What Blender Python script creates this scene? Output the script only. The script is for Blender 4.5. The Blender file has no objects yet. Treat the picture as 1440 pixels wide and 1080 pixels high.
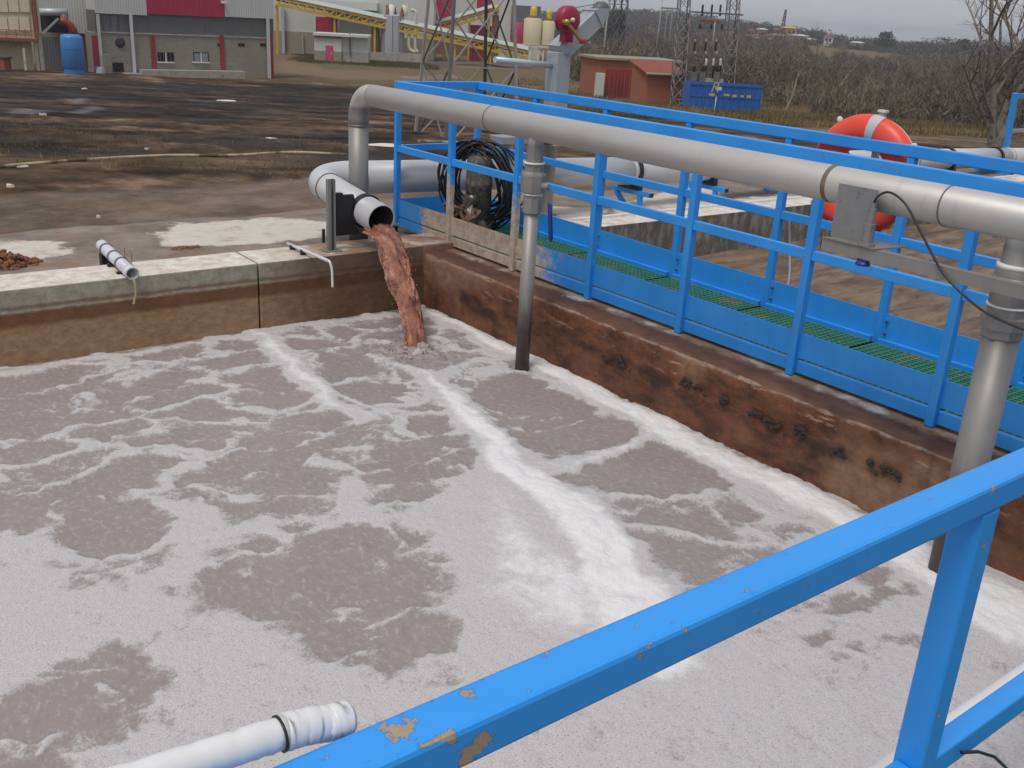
import bpy, bmesh, math, random
import numpy as np
from mathutils import Vector, Matrix
S = bpy.context.scene
COL = S.collection
rad = math.radians
# ------------------------------------------------------------------ camera
FPX = 1393.0
CAM = np.array([-4.48, -6.897, 1.862])
YAW, PITCH, ROLL = .6734, .3573, .0584
_f = np.array([math.sin(YAW)*math.cos(PITCH), math.cos(YAW)*math.cos(PITCH), -math.sin(PITCH)])
_r = np.array([math.cos(YAW), -math.sin(YAW), 0.0]); _u = np.cross(_r, _f)
_c, _s = math.cos(ROLL), math.sin(ROLL)
RT = np.array([_c*_r+_s*_u, -_s*_r+_c*_u, _f])
cd = bpy.data.cameras.new('camera'); cam = bpy.data.objects.new('camera', cd); COL.objects.link(cam)
cd.sensor_width = 36; cd.lens = 36*FPX/1440; cd.clip_start = .05; cd.clip_end = 6000
m = Matrix.Identity(4)
for i in range(3):
    m[i][0], m[i][1], m[i][2], m[i][3] = RT[0][i], RT[1][i], -RT[2][i], CAM[i]
cam.matrix_world = m; S.camera = cam
# ------------------------------------------------------------------ sky, sun, exposure
W = bpy.data.worlds.new('World'); S.world = W; W.use_nodes = True
nt = W.node_tree; nt.nodes.clear()
out = nt.nodes.new('ShaderNodeOutputWorld'); bg = nt.nodes.new('ShaderNodeBackground')
sky = nt.nodes.new('ShaderNodeTexSky'); sky.sky_type = 'NISHITA'; sky.sun_disc = False
SUN_EL, SUN_AZ = 64, 250            # azimuth clockwise from +Y
sky.sun_elevation = rad(SUN_EL); sky.sun_rotation = rad(SUN_AZ); sky.air_density = 1.2; sky.dust_density = 2.5
tc = nt.nodes.new('ShaderNodeTexCoord'); mp = nt.nodes.new('ShaderNodeMapping'); mp.inputs['Scale'].default_value = (1.6, 1.6, 9)
ns = nt.nodes.new('ShaderNodeTexNoise'); ns.inputs['Scale'].default_value = 1.7; ns.inputs['Detail'].default_value = 7; ns.inputs['Roughness'].default_value = .6
cr = nt.nodes.new('ShaderNodeValToRGB'); cr.color_ramp.elements[0].position = .32; cr.color_ramp.elements[1].position = .68
cr.color_ramp.elements[0].color = (4.3, 4.5, 5.15, 1); cr.color_ramp.elements[1].color = (5.9, 5.9, 6.2, 1)
mx = nt.nodes.new('ShaderNodeMix'); mx.data_type = 'RGBA'; mx.inputs[0].default_value = .86
L = nt.links.new
L(tc.outputs['Generated'], mp.inputs[0]); L(mp.outputs[0], ns.inputs['Vector']); L(ns.outputs['Fac'], cr.inputs[0])
L(sky.outputs[0], mx.inputs[6]); L(cr.outputs[0], mx.inputs[7]); L(mx.outputs[2], bg.inputs[0])
bg.inputs[1].default_value = .1; L(bg.outputs[0], out.inputs[0])
sd = bpy.data.lights.new('sun', 'SUN'); sun = bpy.data.objects.new('sun', sd); COL.objects.link(sun)
sd.energy = 1.75; sd.angle = rad(22); sd.color = (1, .94, .86)
_d = Vector((math.sin(rad(SUN_AZ))*math.cos(rad(SUN_EL)), math.cos(rad(SUN_AZ))*math.cos(rad(SUN_EL)), math.sin(rad(SUN_EL))))
sun.rotation_euler = _d.to_track_quat('Z', 'Y').to_euler()
S.view_settings.view_transform = 'Standard'; S.view_settings.look = 'None'
S.view_settings.exposure = 0.1; S.view_settings.gamma = 1
S.render.engine = 'CYCLES'
S.render.resolution_x, S.render.resolution_y = 1024, 768
# ------------------------------------------------------------------ pixel helpers (photo pixels 1440 x 1080 -> directions)
def ray(x, y): return RT.T @ np.array([(x-720)/FPX, -(y-540)/FPX, 1.0])
def at(x, y, ax, v):
    d = ray(x, y); return CAM + d*((v-CAM[ax])/d[ax])
HX, HY = math.sin(YAW), math.cos(YAW)          # horizontal view direction
def uv(x, y): return (x-CAM[0])*HX+(y-CAM[1])*HY, (x-CAM[0])*HY-(y-CAM[1])*HX
def gz(x, y):
    """terrain height"""
    u, v = uv(x, y)
    z = -.12 - .0617*np.maximum(u-12, 0) + .0617*np.maximum(u-92, 0)*.93
    z = z + .16*np.exp(-((u-15.5)/1.6)**2)*(1/(1+np.exp((v+1)*1.5)))          # low bank by the track
    hill = 7.6*np.exp(-((v-88)/62)**2)*(1/(1+np.exp(-(u-405)/28.0)))
    hill = hill + 5.2*(1/(1+np.exp(-(u-600)/50.0)))*np.exp(-((v+20)/170)**2)
    return z + hill
def ghit(px, py):
    d = ray(px, py); t0 = 5.0; t = t0
    while t < 900:
        P = CAM+d*t
        if P[2] < gz(P[0], P[1]): break
        t0 = t; t *= 1.02
    for _ in range(30):
        tm = .5*(t0+t); P = CAM+d*tm
        if P[2] < gz(P[0], P[1]): t = tm
        else: t0 = tm
    return CAM+d*t
# ------------------------------------------------------------------ noise
def _h(ix, iy, s):
    h = (ix.astype(np.int64)*374761393 + iy.astype(np.int64)*668265263 + s*1442695041) & 0xffffffff
    h = ((h ^ (h >> 13))*1274126177) & 0xffffffff
    return ((h ^ (h >> 16)) & 0xffff)/65535.0*2*math.pi
def pn(x, y, s=0):
    x = np.asarray(x, float); y = np.asarray(y, float)
    ix, iy = np.floor(x), np.floor(y); fx, fy = x-ix, y-iy
    w = lambda t: t*t*t*(t*(t*6-15)+10)
    def g(dx, dy):
        a = _h(ix+dx, iy+dy, s); return np.cos(a)*(fx-dx)+np.sin(a)*(fy-dy)
    u, v = w(fx), w(fy)
    a = g(0, 0)*(1-u)+g(1, 0)*u; b = g(0, 1)*(1-u)+g(1, 1)*u
    return (a*(1-v)+b*v)*1.5
def fbm(x, y, o=4, s=0):
    t = 0; a = .5; n = 0
    for i in range(o):
        t = t+a*pn(x*2**i+17.3*i, y*2**i-9.1*i, s+i); n += a; a *= .5
    return t/n
def worley(x, y, s=0):
    """F2 - F1 of a jittered cell pattern"""
    ix, iy = np.floor(x), np.floor(y); d1 = np.full(x.shape, 9.0); d2 = d1.copy()
    for dx in (-1, 0, 1):
        for dy in (-1, 0, 1):
            cx, cy = ix+dx, iy+dy; px_ = cx+_h(cx, cy, s)/6.2832; py_ = cy+_h(cx, cy, s+77)/6.2832
            d = np.hypot(x-px_, y-py_); d2 = np.minimum(d2, np.maximum(d, d1)); d1 = np.minimum(d1, d)
    return d2-d1
def sstep(a, b, x):
    t = np.clip((x-a)/(b-a), 0, 1); return t*t*(3-2*t)
def poly_sd(X, Y, P):
    """signed distance to polygon, negative inside"""
    P = np.asarray(P); d = np.full(X.shape, 1e9); ins = np.zeros(X.shape, bool)
    for i in range(len(P)):
        a, b = P[i], P[(i+1) % len(P)]
        ex, ey = b[0]-a[0], b[1]-a[1]; wx, wy = X-a[0], Y-a[1]
        t = np.clip((wx*ex+wy*ey)/(ex*ex+ey*ey+1e-12), 0, 1)
        d = np.minimum(d, (wx-ex*t)**2+(wy-ey*t)**2)
        c = (a[1] > Y) != (b[1] > Y)
        with np.errstate(divide='ignore', invalid='ignore'):
            xi = ex*(Y-a[1])/(ey if abs(ey) > 1e-12 else 1e-12)+a[0]
        ins ^= c & (X < xi)
    d = np.sqrt(d); return np.where(ins, -d, d)
def line_d(X, Y, P, wid):
    """distance to polyline minus local half width"""
    d = np.full(X.shape, 1e9)
    for i in range(len(P)-1):
        a, b = P[i], P[i+1]
        ex, ey = b[0]-a[0], b[1]-a[1]; wx, wy = X-a[0], Y-a[1]
        t = np.clip((wx*ex+wy*ey)/(ex*ex+ey*ey+1e-12), 0, 1)
        d = np.minimum(d, np.sqrt((wx-ex*t)**2+(wy-ey*t)**2)-(wid[i]*(1-t)+wid[i+1]*t))
    return d
# ------------------------------------------------------------------ materials
MATS = {}
def newmat(name):
    mt = bpy.data.materials.new(name); mt.use_nodes = True; n = mt.node_tree
    b = n.nodes['Principled BSDF']; MATS[name] = mt; return mt, n, b
def nd(n, t, **k):
    x = n.nodes.new(t)
    for a, v in k.items():
        if hasattr(x, a): setattr(x, a, v)
        else: x.inputs[a.replace('_', ' ')].default_value = v
    return x
def lk(n, a, b): n.links.new(a, b)
def mixc(n, fac, a, b):
    x = nd(n, 'ShaderNodeMix', data_type='RGBA')
    for k, v in ((0, fac), (6, a), (7, b)):
        if isinstance(v, (int, float)): x.inputs[k].default_value = v
        elif isinstance(v, tuple): x.inputs[k].default_value = v if len(v) == 4 else v+(1,)
        else: lk(n, v, x.inputs[k])
    return x.outputs[2]
def mth(n, op, a, b=None, c=None, clamp=False):
    x = nd(n, 'ShaderNodeMath', operation=op); x.use_clamp = clamp
    for k, v in enumerate((a, b, c)):
        if v is None: continue
        if isinstance(v, (int, float)): x.inputs[k].default_value = v
        else: lk(n, v, x.inputs[k])
    return x.outputs[0]
def smap(n, v, a, b, lo=0.0, hi=1.0):
    x = nd(n, 'ShaderNodeMapRange', interpolation_type='SMOOTHSTEP')
    lk(n, v, x.inputs[0])
    for k, q in ((1, a), (2, b), (3, lo), (4, hi)): x.inputs[k].default_value = q
    return x.outputs[0]
def noise(n, vec, sc, det=5, ro=.55, scale3=None):
    if scale3:
        q = nd(n, 'ShaderNodeMapping'); q.inputs['Scale'].default_value = scale3; lk(n, vec, q.inputs[0]); vec = q.outputs[0]
    x = nd(n, 'ShaderNodeTexNoise'); lk(n, vec, x.inputs['Vector'])
    x.inputs['Scale'].default_value = sc; x.inputs['Detail'].default_value = det; x.inputs['Roughness'].default_value = ro
    return x.outputs['Fac']
def pos(n): return nd(n, 'ShaderNodeNewGeometry').outputs['Position']
def objc(n): return nd(n, 'ShaderNodeTexCoord').outputs['Object']
def bump(n, b, h, st=.3, dist=.01):
    x = nd(n, 'ShaderNodeBump'); x.inputs['Strength'].default_value = st; x.inputs['Distance'].default_value = dist
    lk(n, h, x.inputs['Height']); lk(n, x.outputs[0], b.inputs['Normal'])
def sep(n, v):
    x = nd(n, 'ShaderNodeSeparateXYZ'); lk(n, v, x.inputs[0]); return x.outputs
def simple(name, c, ro=.6, me=0., var=.18, sc=6., dirt=None, dthr=(.58, .7), dsc=9., bst=0., bsc=60., world=True, bd=.004):
    mt, n, b = newmat(name); v = pos(n) if world else objc(n)
    f = noise(n, v, sc)
    col = mixc(n, f, tuple(max(0, x*(1-var*1.6)) for x in c), tuple(min(1, x*(1+var*1.6)) for x in c))
    if dirt:
        g = smap(n, noise(n, v, dsc, 8, .65), *dthr); col = mixc(n, g, col, dirt)
        lk(n, mth(n, 'MULTIPLY_ADD', g, .25, ro), b.inputs['Roughness'])
    else: lk(n, mth(n, 'MULTIPLY_ADD', f, .2, ro-.1), b.inputs['Roughness'])
    lk(n, col, b.inputs['Base Color']); b.inputs['Metallic'].default_value = me
    if bst: bump(n, b, noise(n, v, bsc, 6), bst, bd)
    return mt
BLUE = (.018, .2, .66)
def blue_mat():
    mt, n, b = newmat('blue_paint'); v = pos(n); x, y, z = sep(n, v)
    f = noise(n, v, 3.5)
    col = mixc(n, f, (.017, .235, .69), (.045, .365, .92))
    spots = smap(n, noise(n, v, 30, 7, .66), .635, .675)
    col = mixc(n, mth(n, 'MULTIPLY', spots, .7), col, (.16, .12, .10))
    run = smap(n, noise(n, v, 9, 6, .6, (1, 1, .16)), .63, .75)
    col = mixc(n, mth(n, 'MULTIPLY', run, .3), col, (.2, .17, .14))
    # dried mud splashed low on the bays beside the outlet
    a = smap(n, y, -1.75, -.6); a2 = smap(n, y, .75, .2); lo = smap(n, z, .85, .12)
    mk = mth(n, 'MULTIPLY', mth(n, 'MULTIPLY', a, a2), lo)
    mk = mth(n, 'ADD', mth(n, 'MULTIPLY', mk, 1.25), mth(n, 'MULTIPLY', mth(n, 'SUBTRACT', noise(n, v, 18, 9, .78), .5), 2.0))
    mud = smap(n, mk, .3, .75)
    front = smap(n, x, .55, .4); mud = mth(n, 'MULTIPLY', mth(n, 'MULTIPLY', mud, front), .97)
    col = mixc(n, mud, col, mixc(n, smap(n, noise(n, v, 16, 8, .7), .3, .7), (.42, .305, .2), (.68, .575, .45)))
    lk(n, col, b.inputs['Base Color'])
    lk(n, mth(n, 'MULTIPLY_ADD', mud, .4, .4), b.inputs['Roughness'])
    bump(n, b, noise(n, v, 45, 5), .08, .004); return mt
blue_mat()
def near_mat():
    mt, n, b = newmat('chipped_blue_paint'); v = pos(n); x, y, z = sep(n, v)
    col = mixc(n, noise(n, v, 5), (.024, .285, .8), (.036, .345, .9))
    g = noise(n, v, 20, 7, .62)
    near = smap(n, mth(n, 'ABSOLUTE', mth(n, 'ADD', x, 4.02)), .2, .03)
    k = mth(n, 'MULTIPLY_ADD', near, .11, g)
    chip = smap(n, k, .662, .675)
    edge = smap(n, k, .64, .662)
    col = mixc(n, mth(n, 'MULTIPLY', edge, .5), col, (.012, .14, .42))
    col = mixc(n, chip, col, mixc(n, noise(n, v, 120), (.30, .22, .14), (.44, .35, .26)))
    tiny = smap(n, noise(n, v, 75, 5, .65), .66, .7); col = mixc(n, mth(n, 'MULTIPLY', tiny, .75), col, mixc(n, noise(n, v, 9), (.12, .1, .08), (.42, .34, .25)))
    scf = smap(n, noise(n, v, 8, 9, .8, (.25, 1, 1)), .6, .75); col = mixc(n, mth(n, 'MULTIPLY', scf, .25), col, (.2, .27, .36))
    lk(n, col, b.inputs['Base Color'])
    lk(n, mth(n, 'MULTIPLY_ADD', chip, .45, .38), b.inputs['Roughness'])
    h = mth(n, 'SUBTRACT', mth(n, 'MULTIPLY', noise(n, v, 60), .15), chip)
    bump(n, b, h, .5, .0012); return mt
near_mat()
def steel_mat():
    mt, n, b = newmat('stainless'); v = pos(n); x, y, z = sep(n, v)
    col = mixc(n, noise(n, v, 6, 5, .6, (1, .4, 1)), (.46, .445, .42), (.6, .585, .56))
    st = smap(n, noise(n, v, 16, 7, .7), .64, .74); col = mixc(n, mth(n, 'MULTIPLY', st, .35), col, (.25, .2, .16))
    drip = smap(n, noise(n, v, 7, 8, .7, (.35, 3, .35)), .57, .72); col = mixc(n, mth(n, 'MULTIPLY', drip, .22), col, (.27, .24, .21))
    leg = smap(n, z, 1.09, 1.05); col = mixc(n, leg, col, mixc(n, noise(n, v, 9, 8, .7, (1, 1, .3)), (.2, .192, .18), (.36, .35, .335)))
    low = smap(n, mth(n, 'ADD', z, mth(n, 'MULTIPLY', noise(n, v, 9, 6, .6, (1, 1, .35)), .34)), .30, -.05)
    col = mixc(n, mth(n, 'MULTIPLY', low, .97), col, mixc(n, noise(n, v, 14), (.028, .022, .02), (.09, .065, .05)))
    lk(n, col, b.inputs['Base Color'])
    lk(n, mth(n, 'MULTIPLY_ADD', low, -.4, .4), b.inputs['Metallic'])
    lk(n, mth(n, 'MULTIPLY_ADD', noise(n, v, 12), .18, .42), b.inputs['Roughness'])
    bump(n, b, noise(n, v, 30), .05, .004); return mt
steel_mat()
def wall_mat():
    mt, n, b = newmat('tank_concrete'); v = pos(n); x, y, z = sep(n, v)
    nr = sep(n, nd(n, 'ShaderNodeNewGeometry').outputs['Normal'])
    c0 = mixc(n, smap(n, noise(n, v, 11, 9, .72), .28, .7), (.235, .215, .165), (.42, .39, .315))
    wob = mth(n, 'MULTIPLY_ADD', noise(n, v, 9, 8, .7, (1, 1, 2)), .05, mth(n, 'ADD', z, -.025))
    grain = smap(n, noise(n, v, 12, 9, .7, (1, 1, 1.6)), .14, .86)
    tan = mixc(n, grain, (.19, .108, .052), (.47, .305, .175))
    rust = mixc(n, grain, (.095, .035, .014), (.22, .09, .038))
    # back wall: concrete, thin line, rusty tide line, tan wall below
    col = mixc(n, smap(n, wob, -.155, -.175), c0, tan)
    thin = mth(n, 'MULTIPLY', smap(n, wob, -.105, -.125), smap(n, wob, -.15, -.13))
    col = mixc(n, mth(n, 'MULTIPLY', thin, .65), col, rust)
    tide = mth(n, 'MULTIPLY', smap(n, wob, -.15, -.175), smap(n, wob, -.28, -.24))
    col = mixc(n, mth(n, 'MULTIPLY', tide, .9), col, rust)
    # darker close to the outlet and along the side wall
    nearo = smap(n, mth(n, 'ADD', x, mth(n, 'MULTIPLY', noise(n, v, 2.2), .7)), -1.35, -.35)
    dark = mixc(n, grain, (.045, .02, .011), (.15, .07, .036))
    col = mixc(n, mth(n, 'MULTIPLY', nearo, .8), col, dark)
    side = smap(n, x, -.02, -.005)
    bands = noise(n, v, 4.5, 9, .74, (1, .8, 1.7))
    red = mixc(n, smap(n, bands, .28, .68), (.026, .010, .006), (.2, .074, .036))
    red = mixc(n, smap(n, noise(n, v, 1.1, 3, .5), .52, .62), red, mixc(n, grain, (.14, .07, .036), (.30, .175, .1)))
    vs_ = smap(n, noise(n, v, 8, 8, .7, (1, 1.4, .12)), .55, .7); red = mixc(n, mth(n, 'MULTIPLY', vs_, .5), red, (.022, .011, .009))
    scr = smap(n, noise(n, v, 7.5, 9, .78, (1, .35, 2.6)), .565, .63)
    hi = smap(n, z, -.33, -.12)
    red = mixc(n, mth(n, 'MULTIPLY', scr, mth(n, 'MULTIPLY', hi, .8)), red, (.42, .29, .2))
    blk = mth(n, 'MULTIPLY', mth(n, 'MULTIPLY', smap(n, z, -.44, -.33), smap(n, z, -.2, -.29)), smap(n, noise(n, v, 3.2, 6, .6, (1, .6, 1)), .48, .6))
    red = mixc(n, mth(n, 'MULTIPLY', blk, .85), red, (.022, .014, .013))
    topw = smap(n, mth(n, 'ADD', z, mth(n, 'MULTIPLY', noise(n, v, 14, 6, .6), .05)), -.065, -.035)
    red = mixc(n, mth(n, 'MULTIPLY', topw, .85), red, mixc(n, noise(n, v, 9), (.3, .25, .2), (.44, .4, .34)))
    pink = mth(n, 'MULTIPLY', smap(n, y, -1.35, -.5), smap(n, mth(n, 'ADD', z, mth(n, 'MULTIPLY', noise(n, v, 5, 6), .2)), -.16, .0))
    red = mixc(n, mth(n, 'MULTIPLY', pink, .8), red, mixc(n, grain, (.17, .09, .06), (.34, .21, .15)))
    col = mixc(n, side, col, red)
    # bleached, muddied top faces
    up = smap(n, nr[2], .6, .8)
    topc = mixc(n, smap(n, noise(n, v, 9, 9, .74), .3, .7), (.47, .415, .345), (.80, .76, .70))
    topc = mixc(n, smap(n, noise(n, v, 2.6, 8, .65), .57, .72), topc, (.28, .16, .095))
    topc = mixc(n, mth(n, 'MULTIPLY', smap(n, mth(n, 'ABSOLUTE', mth(n, 'ADD', x, .15)), 1.3, .5), smap(n, noise(n, v, 4), .3, .55)), topc, (.27, .17, .11))
    sx = mth(n, 'ADD', x, mth(n, 'MULTIPLY', noise(n, v, 7, 8, .7), .22))
    stc = mixc(n, smap(n, noise(n, v, 3.0, 8, .7, (2.5, .6, 1)), .35, .66), (.035, .013, .008), (.15, .068, .038))
    arr = mth(n, 'MULTIPLY', smap(n, x, .03, .012), smap(n, noise(n, v, 4, 7, .7), .47, .6))
    stc = mixc(n, mth(n, 'MULTIPLY', arr, .6), stc, (.38, .26, .18))
    stm = mth(n, 'MULTIPLY', mth(n, 'MULTIPLY', smap(n, sx, .37, .29), side), smap(n, y, .05, -.02))
    topc = mixc(n, mth(n, 'MULTIPLY', stm, .95), topc, mixc(n, .35, mixc(n, smap(n, bands, .28, .68), (.03, .011, .007), (.17, .066, .034)), stc))
    col = mixc(n, up, col, topc)
    # second basin: clean grey face
    cl = mth(n, 'MULTIPLY', smap(n, x, 1.0, 1.3), mth(n, 'SUBTRACT', 1.0, up))
    gcol = mixc(n, smap(n, noise(n, v, 7, 8, .7, (1, 1, .4)), .45, .62), (.135, .12, .10), (.30, .28, .25))
    col = mixc(n, cl, col, gcol)
    lk(n, col, b.inputs['Base Color'])
    lk(n, mth(n, 'MULTIPLY_ADD', smap(n, z, -.3, -.5), -.25, .8), b.inputs['Roughness'])
    bump(n, b, mth(n, 'ADD', noise(n, v, 34, 9, .75), mth(n, 'MULTIPLY', bands, 1.5)), .45, .012); return mt
wall_mat()
def water_mat():
    mt, n, b = newmat('foamy_wastewater'); v = pos(n)
    at_ = nd(n, 'ShaderNodeAttribute', attribute_name='foam').outputs['Fac']
    fine = noise(n, v, 75, 6, .62); mid = noise(n, v, 17, 6, .6)
    vo = nd(n, 'ShaderNodeTexVoronoi'); lk(n, v, vo.inputs['Vector']); vo.inputs['Scale'].default_value = 130
    bub = vo.outputs['Distance']
    vo2 = nd(n, 'ShaderNodeTexVoronoi'); lk(n, v, vo2.inputs['Vector']); vo2.inputs['Scale'].default_value = 55
    k = mth(n, 'ADD', at_, mth(n, 'MULTIPLY', mth(n, 'SUBTRACT', mid, .5), .55))
    k = mth(n, 'ADD', k, mth(n, 'MULTIPLY', mth(n, 'SUBTRACT', fine, .5), .75))
    msk = smap(n, k, .33, .70)
    film = noise(n, v, 2.3, 5, .6)
    wc = mixc(n, film, (.25, .215, .206), (.325, .283, .272))
    wc = mixc(n, mth(n, 'MULTIPLY', smap(n, noise(n, v, 38, 7, .7, (1, .55, 1)), .5, .66), .45), wc, (.50, .465, .455))
    wc = mixc(n, mth(n, 'MULTIPLY', smap(n, noise(n, v, 30, 7, .7, (1, .55, 1)), .5, .36), .4), wc, (.235, .195, .185))
    thick = smap(n, mth(n, 'ADD', nd(n, 'ShaderNodeAttribute', attribute_name='thick').outputs['Fac'], mth(n, 'MULTIPLY', mth(n, 'SUBTRACT', mid, .5), .5)), .25, .75)
    dots = smap(n, mth(n, 'ADD', vo2.outputs['Distance'], mth(n, 'MULTIPLY', noise(n, v, 14, 5, .6), .25)), .36, .24)
    fc = mixc(n, smap(n, bub, .15, .6), (.58, .56, .563), (.48, .46, .463))
    fc = mixc(n, mth(n, 'MULTIPLY', dots, .6), fc, (.33, .285, .28))
    fc = mixc(n, thick, fc, mixc(n, smap(n, bub, .1, .7), (.79, .78, .78), (.71, .70, .70)))
    col = mixc(n, msk, wc, fc); lk(n, col, b.inputs['Base Color'])
    lk(n, mth(n, 'MULTIPLY_ADD', msk, .45, .4), b.inputs['Roughness'])
    b.inputs['IOR'].default_value = 1.33
    h = mth(n, 'ADD', mth(n, 'MULTIPLY', msk, .4), mth(n, 'MULTIPLY', mth(n, 'MULTIPLY', mth(n, 'SUBTRACT', .6, bub), msk), .5))
    h = mth(n, 'SUBTRACT', h, mth(n, 'MULTIPLY', mth(n, 'MULTIPLY', dots, msk), .4))
    h = mth(n, 'ADD', h, mth(n, 'MULTIPLY', noise(n, v, 20, 6, .65), .9))
    bump(n, b, h, .5, .008); return mt
water_mat()
def ground_mat():
    mt, n, b = newmat('muddy_ground'); v = pos(n)
    A = lambda s: nd(n, 'ShaderNodeAttribute', attribute_name=s).outputs['Fac']
    tone, dry, green, wet, grey = A('tone'), A('dry'), A('green'), A('wet'), A('grey')
    f = noise(n, v, 3.5, 9, .68); f2 = noise(n, v, .9, 6, .6)
    t = mth(n, 'ADD', tone, mth(n, 'MULTIPLY', mth(n, 'SUBTRACT', f, .5), 1.1))
    t = mth(n, 'ADD', t, mth(n, 'MULTIPLY', mth(n, 'SUBTRACT', noise(n, v, .45, 8, .7), .5), 1.3))
    r = nd(n, 'ShaderNodeValToRGB'); lk(n, t, r.inputs[0])
    e = r.color_ramp.elements; e[0].position = .1; e[0].color = (.016, .012, .009, 1); e[1].position = .95; e[1].color = (.30, .21, .135, 1)
    for p_, c_ in ((.35, (.046, .030, .020)), (.6, (.118, .073, .044))):
        q = e.new(p_); q.color = c_+(1,)
    col = r.outputs[0]
    gcl = mixc(n, smap(n, noise(n, v, 1.3, 8, .68, (1, 1, 1)), .3, .7), (.10, .08, .066), (.27, .215, .175))
    gcl = mixc(n, smap(n, noise(n, v, .8, 7, .65), .52, .66), gcl, (.2, .118, .075))
    col = mixc(n, mth(n, 'MULTIPLY', grey, .9), col, gcl)
    col = mixc(n, dry, col, mixc(n, f, (.12, .088, .052), (.27, .2, .125)))
    col = mixc(n, green, col, mixc(n, f, (.07, .075, .028), (.16, .145, .065)))
    peb = smap(n, noise(n, v, 22, 3, .5), .7, .74); col = mixc(n, mth(n, 'MULTIPLY', peb, .35), col, (.36, .31, .26))
    lk(n, col, b.inputs['Base Color'])
    lk(n, mth(n, 'MULTIPLY_ADD', wet, -.62, .9), b.inputs['Roughness'])
    lk(n, mth(n, 'MULTIPLY_ADD', wet, .4, .03), b.inputs['Specular IOR Level'])
    bump(n, b, mth(n, 'ADD', f, mth(n, 'MULTIPLY', noise(n, v, 14, 6, .7), .4)), .7, .06); return mt
ground_mat()
def apron_mat():
    mt, n, b = newmat('apron_concrete'); v = pos(n)
    cl = nd(n, 'ShaderNodeAttribute', attribute_name='clean').outputs['Fac']
    f = noise(n, v, 5, 9, .68)
    k = smap(n, mth(n, 'ADD', cl, mth(n, 'MULTIPLY', mth(n, 'SUBTRACT', f, .5), 1.3)), .40, .62)
    mud = mixc(n, smap(n, noise(n, v, 2.2, 8, .68), .3, .7), (.12, .095, .078), (.29, .235, .195))
    mud = mixc(n, smap(n, noise(n, v, 1.8, 7, .65), .55, .68), mud, (.25, .135, .08))
    con = mixc(n, noise(n, v, 9, 8, .7), (.46, .42, .36), (.66, .63, .57))
    con = mixc(n, mth(n, 'MULTIPLY', smap(n, noise(n, v, 4, 9, .74), .5, .68), .8), con, (.34, .25, .18))
    lk(n, mixc(n, k, mud, con), b.inputs['Base Color']); b.inputs['Roughness'].default_value = .75
    bump(n, b, f, .4, .02); return mt
apron_mat()
def bed_mat():
    mt, n, b = newmat('sludge_bed'); v = pos(n)
    f = noise(n, v, 5, 9, .65, (.35, 1.6, 1)); g = noise(n, v, 24, 6, .7)
    col = mixc(n, smap(n, f, .3, .7), (.085, .055, .036), (.235, .162, .11))
    col = mixc(n, smap(n, g, .6, .72), col, (.05, .033, .024))
    lk(n, col, b.inputs['Base Color']); b.inputs['Roughness'].default_value = .62
    bump(n, b, mth(n, 'ADD', f, mth(n, 'MULTIPLY', g, .5)), .6, .03); return mt
bed_mat()
def cladding(name, c, var=.06, sc=28.0, bst=.5, rough=.5):
    """ribbed metal sheet: vertical ribs along local x"""
    mt, n, b = newmat(name); v = objc(n)
    w = nd(n, 'ShaderNodeTexWave', wave_type='BANDS', bands_direction='X'); lk(n, v, w.inputs['Vector']); w.inputs['Scale'].default_value = sc/20
    f = noise(n, v, .5, 6, .6, (1, 1, .25))
    col = mixc(n, f, tuple(x*(1-var*2) for x in c), tuple(min(1, x*(1+var*2)) for x in c))
    st = smap(n, noise(n, v, 1.2, 7, .65, (1, 1, .12)), .6, .75); col = mixc(n, mth(n, 'MULTIPLY', st, .3), col, tuple(x*.5 for x in c))
    lk(n, col, b.inputs['Base Color']); b.inputs['Roughness'].default_value = rough
    bump(n, b, w.outputs['Fac'], bst, .05); return mt
cladding('grey_cladding', (.53, .54, .52)); cladding('red_cladding', (.38, .012, .058)); cladding('white_cladding', (.56, .57, .53))
cladding('dark_sheeting', (.125, .13, .125)); cladding('green_cladding', (.025, .16, .11)); cladding('cream_cladding', (.56, .5, .33))
cladding('slate_cladding', (.13, .13, .145)); cladding('container_blue', (.02, .12, .42), .1, 30, .4)
def block_mat(name, c1, c2, mo, w=.5, h=.22):
    mt, n, b = newmat(name); v = objc(n)
    q = nd(n, 'ShaderNodeMapping'); q.inputs['Rotation'].default_value = (rad(90), 0, 0); lk(n, v, q.inputs[0])
    br = nd(n, 'ShaderNodeTexBrick'); lk(n, q.outputs[0], br.inputs['Vector'])
    for k, a in (('Color1', c1), ('Color2', c2), ('Mortar', mo)): br.inputs[k].default_value = a+(1,)
    br.inputs['Scale'].default_value = 1; br.inputs['Brick Width'].default_value = w; br.inputs['Row Height'].default_value = h; br.inputs['Mortar Size'].default_value = .012
    st = smap(n, noise(n, v, .7, 7, .65), .45, .75)
    col = mixc(n, mth(n, 'MULTIPLY', st, .35), br.outputs['Color'], tuple(x*.55 for x in c1))
    lk(n, col, b.inputs['Base Color']); b.inputs['Roughness'].default_value = .85
    bump(n, b, br.outputs['Fac'], -.3, .01); return mt
block_mat('block_wall', (.30, .275, .22), (.26, .24, .195), (.22, .2, .165)); block_mat('orange_brick', (.36, .10, .045), (.32, .085, .038), (.3, .14, .08), .24, .07)
simple('pvc_grey', (.53, .535, .55), .38, 0, .05, 3, (.34, .31, .3), (.66, .8), 8)
simple('pvc_white', (.74, .74, .75), .4, 0, .05, 3, (.4, .36, .33), (.66, .8), 9)
simple('pvc_light', (.6, .6, .66), .4, 0, .05, 5, (.4, .3, .25), (.64, .75), 15)
simple('galvanised', (.42, .46, .49), .45, .45, .1, 5, (.3, .31, .31), (.55, .75), 14)
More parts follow.
